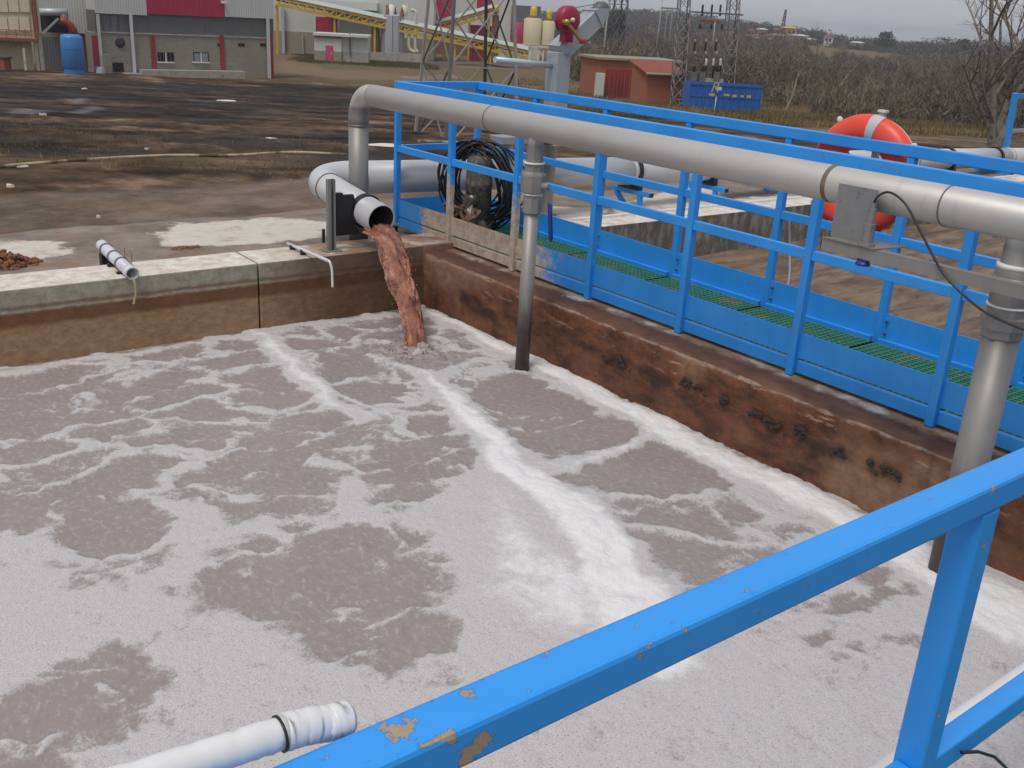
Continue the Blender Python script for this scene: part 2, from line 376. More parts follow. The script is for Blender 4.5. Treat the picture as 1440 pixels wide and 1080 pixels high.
simple('black_plastic', (.012, .012, .014), .45, 0, .2, 9)
simple('black_cable', (.016, .016, .019), .38, 0, .3, 30, (.10, .09, .08), (.63, .75), 30)
simple('rope_brown', (.2, .135, .085), .8, 0, .3, 40, None, bst=.5, bsc=200)
simple('rope_white', (.62, .59, .54), .8, 0, .12, 60, (.35, .3, .25), (.6, .75), 50)
simple('pump_iron', (.11, .1, .085), .66, .1, .4, 14, (.26, .23, .19), (.5, .66), 24, .4, 60)
simple('steel_plate', (.25, .255, .26), .5, .3, .12, 7, (.16, .155, .15), (.55, .7), 20)
simple('bolt_dark', (.06, .055, .055), .6)
simple('winch_red', (.3, .018, .055), .42, 0, .15, 10)
simple('plug_red', (.55, .05, .09), .4, 0, .1, 10)
simple('handle_blue', (.015, .035, .24), .35, 0, .1, 10)
simple('brass', (.45, .3, .1), .4, .6, .15, 12)
simple('buoy_red', (.8, .075, .04), .42, 0, .07, 7, (.6, .16, .1), (.66, .8), 12, .1, 70)
simple('buoy_tape', (.5, .52, .52), .35, .1, .1, 20)
simple('frp_green', (.06, .25, .16), .6, 0, .25, 12, (.28, .22, .13), (.54, .66), 4.2)
simple('frame_white', (.7, .7, .68), .5); simple('window_dark', (.012, .014, .018), .12, 0, .3, 2)
simple('window_curtain', (.3, .32, .36), .3, 0, .2, 2)
simple('red_paint', (.3, .022, .03), .5, 0, .15, 3, (.14, .06, .05), (.6, .75), 3)
simple('pink_door', (.5, .06, .16), .5); simple('rust_steel', (.24, .075, .04), .7, 0, .3, 2)
simple('tank_blue', (.05, .2, .5), .42, 0, .1, 2, (.03, .1, .24), (.62, .75), 3)
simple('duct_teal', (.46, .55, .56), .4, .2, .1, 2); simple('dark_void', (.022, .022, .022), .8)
simple('conveyor_yellow', (.5, .34, .03), .55, 0, .25, 1.5, (.16, .09, .03), (.55, .7), 3)
simple('conveyor_hood', (.42, .48, .44), .5, .1, .1, 1); simple('rust_brown', (.16, .085, .05), .8, 0, .4, 2)
simple('cream_metal', (.66, .6, .43), .5, 0, .08, 1, (.4, .33, .2), (.62, .78), 2); simple('yellow_cap', (.62, .46, .02), .5)
simple('silo_metal', (.46, .47, .5), .45, .35, .08, 1); simple('pipe_cream', (.6, .55, .42), .5, 0, .15, 2, (.3, .17, .09), (.55, .7), 2)
simple('roof_pale', (.55, .57, .54), .55, 0, .1, 1); simple('plinth', (.36, .34, .3), .85, 0, .2, 1.5, (.2, .18, .15), (.52, .7), 2)
simple('lattice_grey', (.17, .175, .175), .6, .3, .25, 2); simple('lattice_dark', (.06, .058, .058), .7, .1, .2, 2); simple('lattice_pale', (.34, .31, .29), .6, .1, .25, 2)
simple('insulator_dark', (.02, .013, .013), .3); simple('insulator_white', (.66, .66, .66), .4)
simple('roof_tile', (.24, .065, .042), .8, 0, .25, 2); simple('fascia', (.3, .25, .18), .8); simple('house_wall', (.46, .41, .34), .85, 0, .15, .2)
simple('house_wall_pink', (.42, .28, .22), .85); simple('house_yellow', (.5, .34, .1), .8); simple('house_white', (.66, .63, .58), .8)
simple('bark_pale', (.30, .265, .22), .85, 0, .3, 4, (.14, .12, .1), (.5, .65), 6); simple('bark_grey', (.115, .1, .085), .9, 0, .3, 4)
simple('twig_brown', (.15, .115, .1), .9, 0, .3, 3); simple('hose_straw', (.40, .33, .21), .7, 0, .2, 4, (.08, .06, .04), (.47, .6), 1.3)
simple('scrap_white', (.66, .62, .56), .7, 0, .1, 4); simple('clod', (.19, .085, .045), .9, 0, .35, 12, None, bst=.6, bsc=40, bd=.02)
simple('asphalt', (.135, .13, .125), .85, 0, .2, 1.2, (.2, .18, .15), (.5, .7), .9)
simple('puddle', (.05, .055, .06), .06, 0, .2, 2); simple('joint_dark', (.035, .028, .022), .9)
def veg_mat(name, stops):
    mt, n, b = newmat(name); a = nd(n, 'ShaderNodeAttribute', attribute_name='tone').outputs['Fac']
    r = nd(n, 'ShaderNodeValToRGB'); lk(n, a, r.inputs[0]); e = r.color_ramp.elements
    e[0].position, e[0].color = 0, stops[0]+(1,); e[1].position, e[1].color = 1, stops[-1]+(1,)
    for i, c in enumerate(stops[1:-1]): e.new((i+1)/(len(stops)-1)).color = c+(1,)
    lk(n, r.outputs[0], b.inputs['Base Color']); b.inputs['Roughness'].default_value = .9
    b.inputs['Specular IOR Level'].default_value = .1; return mt
veg_mat('scrub', [(.055, .045, .04), (.1, .08, .063), (.15, .122, .09), (.2, .165, .122), (.27, .225, .17)])
veg_mat('dry_grass', [(.075, .07, .03), (.15, .12, .055), (.25, .19, .1), (.32, .25, .15)])
veg_mat('haze_tinted_wood', [(.045, .05, .054), (.07, .068, .07), (.1, .088, .085), (.13, .11, .1)])  # distance haze put into the colour: tones lightened and turned bluish
def sludge_mat():
    mt, n, b = newmat('red_sludge'); v = pos(n)
    f = noise(n, v, 9, 6, .58, (1.5, 1.1, .5)); g = noise(n, v, 26, 4, .5)
    col = mixc(n, smap(n, f, .32, .64), (.17, .062, .042), (.42, .18, .112))
    col = mixc(n, smap(n, f, .58, .72), col, (.52, .27, .19)); lk(n, col, b.inputs['Base Color'])
    b.inputs['Roughness'].default_value = .24
    bump(n, b, mth(n, 'ADD', f, mth(n, 'MULTIPLY', g, .35)), .85, .03); return mt
sludge_mat()
simple('splash_froth', (.56, .47, .44), .4, 0, .25, 20)
# ------------------------------------------------------------------ mesh builder
def bev(o, w=.004, s=2):
    q = o.modifiers.new('bevel', 'BEVEL'); q.width = w; q.segments = s; q.limit_method = 'ANGLE'; q.angle_limit = rad(40); return o
class MB:
    def __init__(s, M=None): s.v = []; s.f = []; s.sm = []; s.M = M
    def add(s, vs, fs, smooth=False):
        k = len(s.v)
        for p in vs:
            p = Vector(p); s.v.append(tuple(s.M @ p) if s.M is not None else tuple(p))
        s.f += [tuple(i+k for i in f) for f in fs]; s.sm += [smooth]*len(fs); return s
    def box(s, a, b, R=None):
        """axis aligned box between corners a, b; R optional matrix applied"""
        x0, y0, z0 = (min(a[i], b[i]) for i in range(3)); x1, y1, z1 = (max(a[i], b[i]) for i in range(3))
        vs = [(x0, y0, z0), (x1, y0, z0), (x1, y1, z0), (x0, y1, z0), (x0, y0, z1), (x1, y0, z1), (x1, y1, z1), (x0, y1, z1)]
        if R is not None: vs = [R @ Vector(p) for p in vs]
        return s.add(vs, [(0, 3, 2, 1), (4, 5, 6, 7), (0, 1, 5, 4), (1, 2, 6, 5), (2, 3, 7, 6), (3, 0, 4, 7)])
    def tube(s, pts, r, n=12, cap=True, smooth=True, closed=False):
        P = [Vector(p) for p in pts]; N = len(P); rr = r if isinstance(r, (list, tuple)) else [r]*N
        T = []
        for i in range(N):
            a = P[(i-1) % N] if (closed or i > 0) else P[i]; b = P[(i+1) % N] if (closed or i < N-1) else P[i]
            t = b-a; T.append(t.normalized() if t.length > 1e-9 else Vector((0, 0, 1)))
        up = Vector((0, 0, 1)) if abs(T[0].z) < .95 else Vector((1, 0, 0))
        u = T[0].cross(up).normalized(); vs = []; fs = []
        for i in range(N):
            u = (u-T[i]*u.dot(T[i]))
            u = u.normalized() if u.length > 1e-6 else T[i].orthogonal().normalized()
            w = T[i].cross(u)
            for k in range(n):
                a = 2*math.pi*k/n; vs.append(P[i]+(u*math.cos(a)+w*math.sin(a))*rr[i])
        for i in range(N if closed else N-1):
            for k in range(n):
                a, b = i*n+k, i*n+(k+1) % n; c, d = ((i+1) % N)*n+(k+1) % n, ((i+1) % N)*n+k
                fs.append((a, b, c, d))
        s.add(vs, fs, smooth)
        if cap and not closed:
            k = len(s.v)-N*n
            s.f += [tuple(k+i for i in range(n))[::-1], tuple(k+(N-1)*n+i for i in range(n))]; s.sm += [False, False]
        return s
    def cyl(s, a, b, r, n=16, r2=None): return s.tube([a, b], [r, r if r2 is None else r2], n)
    def bar(s, a, b, w, h=None):
        """square bar between points"""
        h = h or w; a, b = Vector(a), Vector(b); t = (b-a).normalized()
        up = Vector((0, 0, 1)) if abs(t.z) < .9 else Vector((1, 0, 0)); u = t.cross(up).normalized(); q = u.cross(t)
        vs = [p+u*i*w/2+q*j*h/2 for p in (a, b) for i, j in ((-1, -1), (1, -1), (1, 1), (-1, 1))]
        return s.add(vs, [(0, 1, 2, 3), (7, 6, 5, 4), (0, 4, 5, 1), (1, 5, 6, 2), (2, 6, 7, 3), (3, 7, 4, 0)])
    def lathe(s, prof, o=(0, 0, 0), ax=(0, 0, 1), n=24, smooth=True):
        ax = Vector(ax).normalized(); u = ax.orthogonal().normalized(); w = ax.cross(u); o = Vector(o); vs = []; fs = []
        for r, h in prof:
            for k in range(n):
                a = 2*math.pi*k/n; vs.append(o+ax*h+(u*math.cos(a)+w*math.sin(a))*r)
        for i in range(len(prof)-1):
            for k in range(n):
                fs.append((i*n+k, i*n+(k+1) % n, (i+1)*n+(k+1) % n, (i+1)*n+k))
        return s.add(vs, fs, smooth)
    def prism(s, poly, y0, y1):
        """polygon in xz extruded along y"""
        n = len(poly); vs = [(x, y0, z) for x, z in poly]+[(x, y1, z) for x, z in poly]
        return s.add(vs, [tuple(range(n)), tuple(range(2*n-1, n-1, -1))]+[(i, i+n, (i+1) % n+n, (i+1) % n) for i in range(n)])
    def build(s, name, mat, parent=None, bevel=None, org=None):
        me = bpy.data.meshes.new(name)
        o0 = np.array(org if org is not None else (parent_loc(parent) if parent else (0, 0, 0)), float)
        me.from_pydata([tuple(np.array(p)-o0) for p in s.v], [], s.f)
        me.polygons.foreach_set('use_smooth', s.sm); me.materials.append(MATS[mat]); me.update()
        o = bpy.data.objects.new(name, me); COL.objects.link(o)
        if parent: o.parent = parent
        else: o.location = o0
        if bevel: bev(o, bevel)
        return o
LOCS = {}
def parent_loc(p):
    l = np.zeros(3)
    while p is not None: l = l+np.array(p.location); p = p.parent
    return l
def tag(o, label=None, cat=None, group=None, kind=None):
    for k, v in (('label', label), ('category', cat), ('group', group), ('kind', kind)):
        if v: o[k] = v
    return o
def empty(name, loc, label, cat, group=None):
    o = bpy.data.objects.new(name, None); COL.objects.link(o); o.location = tuple(loc); o.empty_display_size = .1
    return tag(o, label, cat, group)
def structure(o): o['kind'] = 'structure'; return o
def np_mesh(name, V, F, mat, attrs=None, smooth=True):
    me = bpy.data.meshes.new(name); V = np.asarray(V, np.float32); F = np.asarray(F, np.int32); k = F.shape[1]
    me.vertices.add(len(V)); me.vertices.foreach_set('co', V.ravel())
    me.loops.add(F.size); me.loops.foreach_set('vertex_index', F.ravel())
    me.polygons.add(len(F)); me.polygons.foreach_set('loop_start', np.arange(0, F.size, k, dtype=np.int32))
    me.polygons.foreach_set('use_smooth', np.full(len(F), smooth))
    me.update(calc_edges=True)
    for a, val in (attrs or {}).items():
        q = me.attributes.new(a, 'FLOAT', 'POINT'); q.data.foreach_set('value', np.asarray(val, np.float32).ravel())
    me.materials.append(MATS[mat]); o = bpy.data.objects.new(name, me); COL.objects.link(o); return o
def grid_faces(nx, ny):
    i = np.arange(nx*ny).reshape(ny, nx)
    return np.stack([i[:-1, :-1], i[:-1, 1:], i[1:, 1:], i[1:, :-1]], -1).reshape(-1, 4)
def arc(c, a0, a1, r, u, w, n=8):
    c, u, w = Vector(c), Vector(u), Vector(w)
    return [c+u*r*math.cos(a0+(a1-a0)*i/n)+w*r*math.sin(a0+(a1-a0)*i/n) for i in range(n+1)]
# ================================================================== terrain
TX0, TX1, TY0 = -14.0, 13.0, -9.0
def build_ground():
    rr = np.concatenate([np.geomspace(2.0, 120, 330), np.geomspace(123, 3500, 70)])
    aa = np.concatenate([np.linspace(-180, -42, 40)[:-1], np.linspace(-42, 42, 520), np.linspace(42, 180, 40)[1:]])
    A, Rr = np.meshgrid(np.radians(aa), rr); th = A+YAW
    X = CAM[0]+Rr*np.sin(th); Y = CAM[1]+Rr*np.cos(th)
    u, v = uv(X, Y); Z = gz(X, Y)
    back = sstep(-2, -20, u); Z = Z*(1-back)+back*(-.3)
    streak = fbm(v*.10+3, u*.75, 5, 3); streak2 = fbm(v*.35, u*1.6, 4, 9); blot = fbm(X*.16, Y*.16, 5, 21)
    far = sstep(60, 90, u); fade = sstep(9, 14, u)*(1-sstep(70, 200, u))
    Z = Z+fade*(.07*streak+.06*streak2+.05*fbm(v*.5, u*2.2, 4, 71))+sstep(90, 400, u)*1.2*fbm(X*.02, Y*.02, 4, 5)
    P = lambda pts: np.array([ghit(*p)[:2] for p in pts])
    wx = X+.5*fbm(X*.5, Y*.5, 4, 31); wy = Y+.5*fbm(X*.5, Y*.5, 4, 37)
    inside = lambda pts, soft: 1-sstep(-soft, soft, poly_sd(wx, wy, P(pts)))
    streak3 = fbm(v*.22+40, u*2.6, 4, 71); puddly = fbm(X*.5, Y*.5, 5, 81)
    tone = .33+.22*streak+.18*streak2+.2*streak3+.5*blot+.5*puddly
    # blackened soil in the middle distance on the left
    tone -= .20*inside([(-60, 118), (120, 112), (330, 122), (560, 122), (540, 150), (300, 165), (120, 160), (-60, 165)], 2.0)
    tone -= .12*inside([(380, 104), (640, 100), (640, 128), (400, 130)], 1.5)
    tone += .30*inside([(180, 104), (215, 104), (250, 120), (225, 122)], 1.0)
    tone += .22*inside([(60, 102), (130, 104), (110, 118), (20, 112)], 1.0)
    tone += .18*inside([(-80, 185), (200, 180), (430, 165), (480, 200), (250, 212), (-80, 214)], 1.5)
    # red bank edge by the track
    bank = inside([(-120, 252), (60, 256), (200, 250), (440, 238), (440, 250), (200, 266), (0, 272), (-120, 270)], .15)
    tone += .16*bank
    grey = inside([(-200, 268), (0, 272), (200, 265), (450, 246), (900, 240), (1100, 250), (1500, 260), (1500, 460), (-400, 460)], .35)*(1-bank)
    grey = np.maximum(grey, inside([(392, 86), (430, 90), (560, 104), (600, 112), (480, 112), (392, 100)], 1.0)*.9)
    dry = inside([(-200, 226), (200, 222), (440, 216), (440, 236), (200, 246), (-200, 256)], .5)*.4*sstep(-.15, .4, streak2+.2)
    dry = np.maximum(dry, .8*inside([(740, 92), (800, 92), (900, 140), (1440, 200), (1440, 214), (1000, 176), (840, 140), (740, 126)], 2.0)*sstep(-.3, .3, streak+.1))
    dry = np.maximum(dry, sstep(75, 110, u)*.75)
    green = inside([(430, 88), (520, 90), (560, 98), (460, 98)], .8)*.8
    green = np.maximum(green, .55*inside([(560, 90), (860, 100), (860, 130), (600, 112)], 2.0)*sstep(-.1, .3, blot+.1))
    green = np.maximum(green, .35*sstep(90, 140, u)*sstep(0, .4, blot))
    wet = np.clip(.25+.5*fbm(X*.3, Y*.9, 4, 55), 0, .5)*sstep(9, 12, u)*(1-sstep(60, 90, u))
    for pts in ([(95, 139), (125, 138), (118, 145), (96, 146)], [(85, 158), (140, 150), (155, 152), (110, 160)], [(15, 156), (60, 154), (62, 160), (20, 160)], [(560, 108), (640, 105), (650, 109), (590, 112)]):
        wet = np.maximum(wet, inside(pts, .35)*1.3)
    wet = np.clip(wet, 0, 1.2)
    hole = (X > TX0+.2) & (X < TX1+.2) & (Y > TY0+.2) & (Y < .22)
    Z = np.where(hole, -1.9, Z)
    o = np_mesh('ground', np.stack([X, Y, Z], -1).reshape(-1, 3), grid_faces(len(aa), len(rr))[:, ::-1], 'muddy_ground',
                dict(tone=tone, grey=grey, dry=dry, green=green, wet=wet))
    return structure(o)
build_ground()
# concrete apron behind the back wall, partly under mud
def build_apron():
    xs = np.linspace(-13.5, 12.5, 330); ys = np.linspace(.395, 2.7, 60); X, Y = np.meshgrid(xs, ys)
    P = lambda pts: np.array([at(*p, 2, -.1)[:2] for p in pts])
    wx = X+.18*fbm(X*1.5, Y*1.5, 4, 3); wy = Y+.12*fbm(X*1.5+9, Y*1.5, 4, 8)
    cl = np.zeros(X.shape)
    for pts in ([(-60, 342), (40, 334), (85, 340), (105, 356), (60, 366), (-60, 374)], [(205, 326), (240, 312), (380, 304), (475, 312), (492, 330), (420, 342), (300, 350), (230, 346)],
                [(840, 322), (860, 286), (960, 262), (1000, 262), (1030, 280), (1150, 268), (1150, 300)], [(760, 320), (770, 290), (850, 290), (850, 320)]):
        cl = np.maximum(cl, 1-sstep(-.3, .22, poly_sd(wx, wy, P(pts))))
    Z = -.085-.035*np.clip((Y-.4)/2.2, 0, 1)+.006*fbm(X*2, Y*2, 3, 4)-sstep(2.2, 2.65, Y+.4*fbm(X*.7, Y*.7, 4, 12))*.09
    o = np_mesh('concrete_apron', np.stack([X, Y, Z], -1).reshape(-1, 3), grid_faces(len(xs), len(ys)), 'apron_concrete', dict(clean=cl))
    return structure(o)
build_apron()
# ================================================================== tank
ZW = -.525
tank = empty('concrete_tank', (0, 0, -1.4), 'open concrete settling tank with rust brown stained walls', 'tank')
JX = at(364, 400, 1, 0)[0]
for a, b in ((TX0, JX-.006), (JX+.006, 1.18)):
    MB().box((a, 0, -1.8), (b, .417, 0)).build('back_wall', 'tank_concrete', tank, .008)
MB().box((1.192, .0, -1.8), (TX1, .45, 0)).build('back_wall', 'tank_concrete', tank, .008)
MB().box((JX-.006, .03, -1.8), (JX+.006, .41, -.012)).build('joint_filler', 'joint_dark', tank)
def side_wall():
    """weathered wall: swept profile with an eroded, rounded arris"""
    ys = np.linspace(-8.6, -.002, 620); prof = [(0, -1.8), (0, -.9), (0, -.55)]+[(0, -.52+.03*k) for k in range(15)]+[(.003, -.082), (.010, -.070), (.022, -.061), (.038, -.056)]+[(.06+.02*k, -.055) for k in range(12)]+[(.40, -.055), (.40, -1.8)]
    pr_ = np.array(prof); Yg, K = np.meshgrid(ys, np.arange(len(prof)), indexing='ij'); Xp, Zp = pr_[K, 0], pr_[K, 1]
    ar = np.exp(-((Xp-.012)**2+(Zp+.066)**2)/.0012); d_ = .010*fbm(Yg*5, Zp*9+Xp*9, 5, 3)+.02*ar*(fbm(Yg*3.5, Xp*6, 5, 8)-.25)
    free = (Xp < .36) & (Zp > -.6); up_ = sstep(.0, .05, Xp)
    X = Xp-np.where(free, d_*(1-up_), 0); Z = Zp+np.where(free, d_*up_*.7-ar*np.clip(-fbm(Yg*3.5, Xp*6, 5, 8), 0, 1)*.03, 0)
    o = np_mesh('side_wall', np.stack([X, Yg, Z+1.4], -1).reshape(-1, 3), grid_faces(len(prof), len(ys)), 'tank_concrete'); o.parent = tank; return o
side_wall()
MB().box((TX0-.3, -8.6, -1.8), (TX0-.002, .41, -.004)).build('end_wall', 'tank_concrete', tank)
MB().box((TX1+.002, -8.6, -1.8), (TX1+.3, .44, -.004)).build('end_wall', 'tank_concrete', tank)
MB().box((TX0, -8.9, -1.8), (TX1, -8.602, -.004)).build('front_wall', 'tank_concrete', tank)
MB().box((1.9, .30, .0), (TX1-.5, .325, .022)).build('edge_strip', 'frame_white', tank)
# dried crusts clinging to the side wall
random.seed(4); cr_ = MB()
for px, py, w in ((855, 505, .10), (880, 512, .12), (962, 535, .09), (985, 545, .13), (1020, 562, .06), (1068, 585, .12), (1095, 600, .14), (1125, 606, .06), (1180, 635, .1), (1230, 655, .12), (1255, 665, .1)):
    q = at(px, py, 0, -.004)
    for k in range(10):
        c = (q[0]-random.uniform(0, .01), q[1]+random.uniform(-w, w)*.55, q[2]+random.uniform(-.035, .025))
        r_ = random.uniform(.008, .022)
        vs = [(c[0]+random.uniform(-.6, .2)*r_, c[1]+math.cos(a)*r_*random.uniform(.7, 1.5), c[2]+math.sin(a)*r_*random.uniform(.6, 1.2)) for a in np.linspace(0, 2*math.pi, 7)[:-1]]+[(c[0]-r_*.8, c[1], c[2])]
        cr_.add(vs, [(i, (i+1) % 6, 6) for i in range(6)])
o = cr_.build('dried_crust', 'joint_dark', tank); o['kind'] = 'stuff'
# ------------------------------------------------------------------ foamy water
def build_water():
    xs = np.concatenate([np.linspace(TX0, -5.3, 40)[:-1], np.arange(-5.3, 0.001, .0105)]); xs[-1] = .0
    ys = np.concatenate([np.linspace(-8.6, -6.3, 12)[:-1], np.arange(-6.3, .001, .0105)]); ys[-1] = .0
    X, Y = np.meshgrid(xs, ys)
    P = lambda pts: np.array([at(*p, 2, ZW)[:2] for p in pts])
    wx = X+.10*fbm(X*2.2, Y*2.2, 4, 3)+.035*fbm(X*9, Y*9, 3, 41); wy = Y+.10*fbm(X*2.2+5, Y*2.2, 4, 13)+.035*fbm(X*9+3, Y*9, 3, 47)
    ins = lambda pts, soft: 1-sstep(-soft*1.2, soft*1.8, poly_sd(wx, wy, P(pts)))
    # general cover: fine foam towards the viewer, a lacy net of veins towards the back
    front = ins([(-500, 760), (60, 700), (280, 690), (420, 680), (560, 640), (700, 650), (900, 680), (1200, 730), (1500, 780), (1500, 1300), (-600, 1300)], .35)
    qx, qy = X+.30*fbm(X*1.2, Y*1.2, 4, 201)+.07*fbm(X*5, Y*5, 3, 211), Y+.30*fbm(X*1.2+7, Y*1.2, 4, 205)+.07*fbm(X*5+2, Y*5, 3, 215)
    v1 = 1-sstep(.02, .34, worley(qx*1.7+.4*qy, qy*2.6, 3)+.10*fbm(X*6, Y*6, 3, 221)); v2 = 1-sstep(.0, .28, worley(qx*4.2+qy, qy*6.0, 9)+.15*fbm(X*9, Y*9, 3, 225)); v3 = 1-sstep(0, .3, worley(qx*10, qy*15, 19))
    amp = .5+.9*np.clip(fbm(X*.8, Y*.8, 3, 231)+.4, 0, 1)
    body = fbm(wx*1.3, wy*1.6, 5, 5)
    F = .20+.47*front+.24*body*(1-.35*front)+(.50*v1+.30*v2*(.45+v1)+.14*v3)*amp*(1-.2*front)+.30*fbm(X*7, Y*7, 5, 101)+.16*fbm(X*20, Y*20, 3, 111)
    fil = v2
    for pts, s, amt in (
        ([(0, 985), (60, 950), (130, 922), (185, 912), (228, 950), (215, 1000), (185, 1040), (110, 1075), (-200, 1200), (-250, 1050)], .05, .7),
        ([(430, 742), (520, 735), (600, 760), (655, 815), (690, 868), (660, 905), (560, 940), (480, 928), (430, 888), (370, 858), (300, 850), (295, 800), (350, 770)], .06, .72),
        ([(20, 690), (110, 678), (200, 665), (262, 690), (240, 740), (205, 800), (125, 818), (88, 775), (30, 735), (-60, 740), (-60, 690)], .08, .55),
        ([(270, 672), (400, 650), (475, 668), (445, 718), (330, 730), (262, 708)], .07, .5),
        ([(535, 620), (620, 608), (672, 640), (650, 672), (575, 672), (530, 648)], .05, .62),
        ([(500, 662), (560, 655), (592, 680), (525, 690)], .05, .55), ([(508, 706), (600, 688), (632, 688), (575, 716)], .05, .55),
        ([(-60, 545), (60, 505), (200, 492), (350, 480), (410, 540), (370, 585), (250, 596), (100, 600), (-80, 615)], .12, .12),
        ([(400, 545), (470, 560), (482, 620), (415, 645), (330, 642), (350, 590)], .09, .3),
        ([(425, 480), (560, 505), (590, 540), (640, 590), (600, 610), (500, 570), (450, 530)], .09, .22),
        ([(650, 535), (730, 530), (800, 560), (845, 600), (830, 625), (790, 630), (765, 640), (735, 632), (700, 590)], .06, .62),
        ([(860, 592), (905, 596), (968, 640), (1012, 682), (960, 705), (880, 695), (800, 690), (775, 668), (850, 640)], .05, .62),
        ([(848, 712), (960, 690), (1060, 712), (1160, 745), (1100, 795), (1000, 830), (905, 850), (870, 800), (842, 745)], .07, .46),
        ([(1150, 845), (1275, 780), (1290, 830), (1180, 868)], .06, .55), ([(1140, 902), (1210, 885), (1325, 905), (1290, 922), (1170, 915)], .05, .5),
        ([(230, 820), (245, 815), (240, 830)], .03, .6), ([(235, 1010), (270, 1015), (250, 1040)], .04, .5), ([(0, 930), (15, 925), (12, 945), (-20, 950)], .04, .5)):
        F = F-amt*ins(pts, s)
    T = np.zeros(X.shape)
    def rib(pts, w, amt, soft=.05):
        nonlocal F, T
        dl = line_d(wx, wy, P(pts), w); k = 1-sstep(-soft, soft*1.6, dl+.04*fbm(X*8, Y*8, 3, 161)); F = np.maximum(F, F*(1-k)+k*amt); T = np.maximum(T, (1-sstep(-soft*2.2, soft*1.4, dl+.03*fbm(X*6, Y*6, 3, 171)))*max(0, amt-.6))
    rib([(594, 526), (622, 548), (650, 584), (690, 612), (718, 655), (768, 690), (812, 722), (846, 772), (862, 815), (895, 868), (915, 900)], [.03, .06, .08, .085, .115, .13, .15, .16, .16, .2, .24], 1.25, .075)
    rib([(700, 700), (720, 750), (740, 790), (800, 820), (800, 860), (720, 830)], [.06, .14, .22, .24, .26, .18], 1.12, .26)
    rib([(600, 440), (680, 475), (735, 503), (850, 560), (1000, 640), (1150, 712), (1250, 760), (1330, 810), (1430, 870)], [.05, .08, .10, .11, .13, .14, .16, .2, .25], 1.1, .05)
    rib([(935, 610), (880, 630), (840, 648), (800, 655), (770, 655)], [.05, .05, .055, .04, .03], .95, .04)
    rib([(1000, 690), (940, 700), (870, 700)], [.04, .03, .03], .85, .04)
    rib([(355, 468), (405, 505), (435, 535), (470, 565), (520, 588)], [.06, .08, .09, .06, .03], .98, .05)
    rib([(-40, 532), (0, 527), (100, 510), (240, 488), (365, 470), (470, 452), (540, 444)], [.05, .05, .035, .03, .05, .03, .03], .8, .04)
    rib([(520, 500), (560, 512), (600, 530)], [.02, .03, .04], .9, .03)
    rib([(840, 740), (900, 745), (1000, 760), (1080, 770)], [.02, .02, .02, .015], .75, .03)
    rib([(650, 560), (720, 590), (780, 585)], [.012, .012, .01], .62, .02); rib([(660, 575), (740, 608), (820, 590)], [.014, .012, .01], .66, .02)
    rib([(1040, 690), (1090, 730), (1180, 750)], [.03, .03, .03], .8, .04)
    # churned patch where the outlet jet lands
    lx, ly = at(585, 495, 2, ZW)[:2]; dd = np.hypot(X-lx, Y-ly); ch = 1-sstep(.12, .55, dd+.12*fbm(X*5, Y*5, 3, 8))
    F = F*(1-.55*ch)+ch*(.33+.35*fbm(X*11, Y*11, 4, 19))*.55
    F = F+.0*fil
    F = np.clip(F, -.2, 1.35)
    Z = ZW+.012*sstep(.35, .8, F)+.016*T+.006*fbm(X*3, Y*3, 4, 91)+T*.055*fbm(X*5, Y*5, 5, 17)+ch*.055*fbm(X*9, Y*9, 4, 23)+.018*np.exp(-(dd/.16)**2)+.004*sstep(.5, .8, F)*fbm(X*28, Y*28, 2, 29)
    Z += .018*np.exp(-((X-at(512, 772, 2, ZW)[0])**2+(Y-at(512, 772, 2, ZW)[1])**2)/.0009)
    return structure(np_mesh('water', np.stack([X, Y, Z], -1).reshape(-1, 3), grid_faces(len(xs), len(ys)), 'foamy_wastewater', dict(foam=F, thick=np.clip(T*1.7, 0, 1.1))))
build_water()
# ------------------------------------------------------------------ second basin: raked sludge
def build_bed():
    xs = np.linspace(.40, TX1, 420); ys = np.concatenate([np.linspace(-8.6, -5.5, 20)[:-1], np.linspace(-5.5, 0, 260)]); X, Y = np.meshgrid(xs, ys)
    ph = Y*2*math.pi/.62+1.6*fbm(X*.35, Y*.5, 3, 6)+.25*X
    rid = np.maximum(np.sin(ph), -.2)**1
    Z = -.47+.05*rid*(.5+.8*np.clip(fbm(X*.6, Y*.9, 3, 2)+.5, 0, 1))+.045*fbm(X*1.6, Y*6, 5, 14)+.012*fbm(X*9, Y*16, 4, 33)
    return structure(np_mesh('sludge_bed', np.stack([X, Y, Z], -1).reshape(-1, 3), grid_faces(len(xs), len(ys)), 'sludge_bed'))
build_bed()
# ================================================================== blue walkway over the side wall
ZT, ZB = 1.252, -.05
PY = [.955, .09]+[.09-.908*i for i in range(1, 8)]      # far edge of each post
XF, XR, PS = .262, 1.14, .05
YE = -6.6
walk = empty('walkway', (XF, .955, ZB), 'blue painted steel walkway with double handrails along the tank side wall', 'walkway')
for i, y in enumerate(PY):
    p = MB().box((XF, y-PS, ZB if i else -.004), (XF+PS, y, ZT-.071)).build('post', 'blue_paint', walk, .004)
    MB().box((XR, y-PS, -.04), (XR+PS, y, ZT-.071)).build('post', 'blue_paint', walk, .004)
    for z in (.085, .165):
        for s_ in (XF+PS, XR):
            if i: MB().lathe([(0, .012), (.009, .01), (.011, 0)], (s_-.004 if s_ > 1 else s_+.032, y-PS-.03, z), (-1, 0, 0), 8).build('bolt', 'bolt_dark', p)
for x in (XF, XR):
    MB().box((x-.003, YE, ZT-.07), (x+PS+.003, .958, ZT)).build('top_rail', 'blue_paint', walk, .005)
MB().box((XF+PS+.004, .908, ZT-.069), (XR-.004, .957, ZT-.001)).build('top_rail', 'blue_paint', walk, .005)
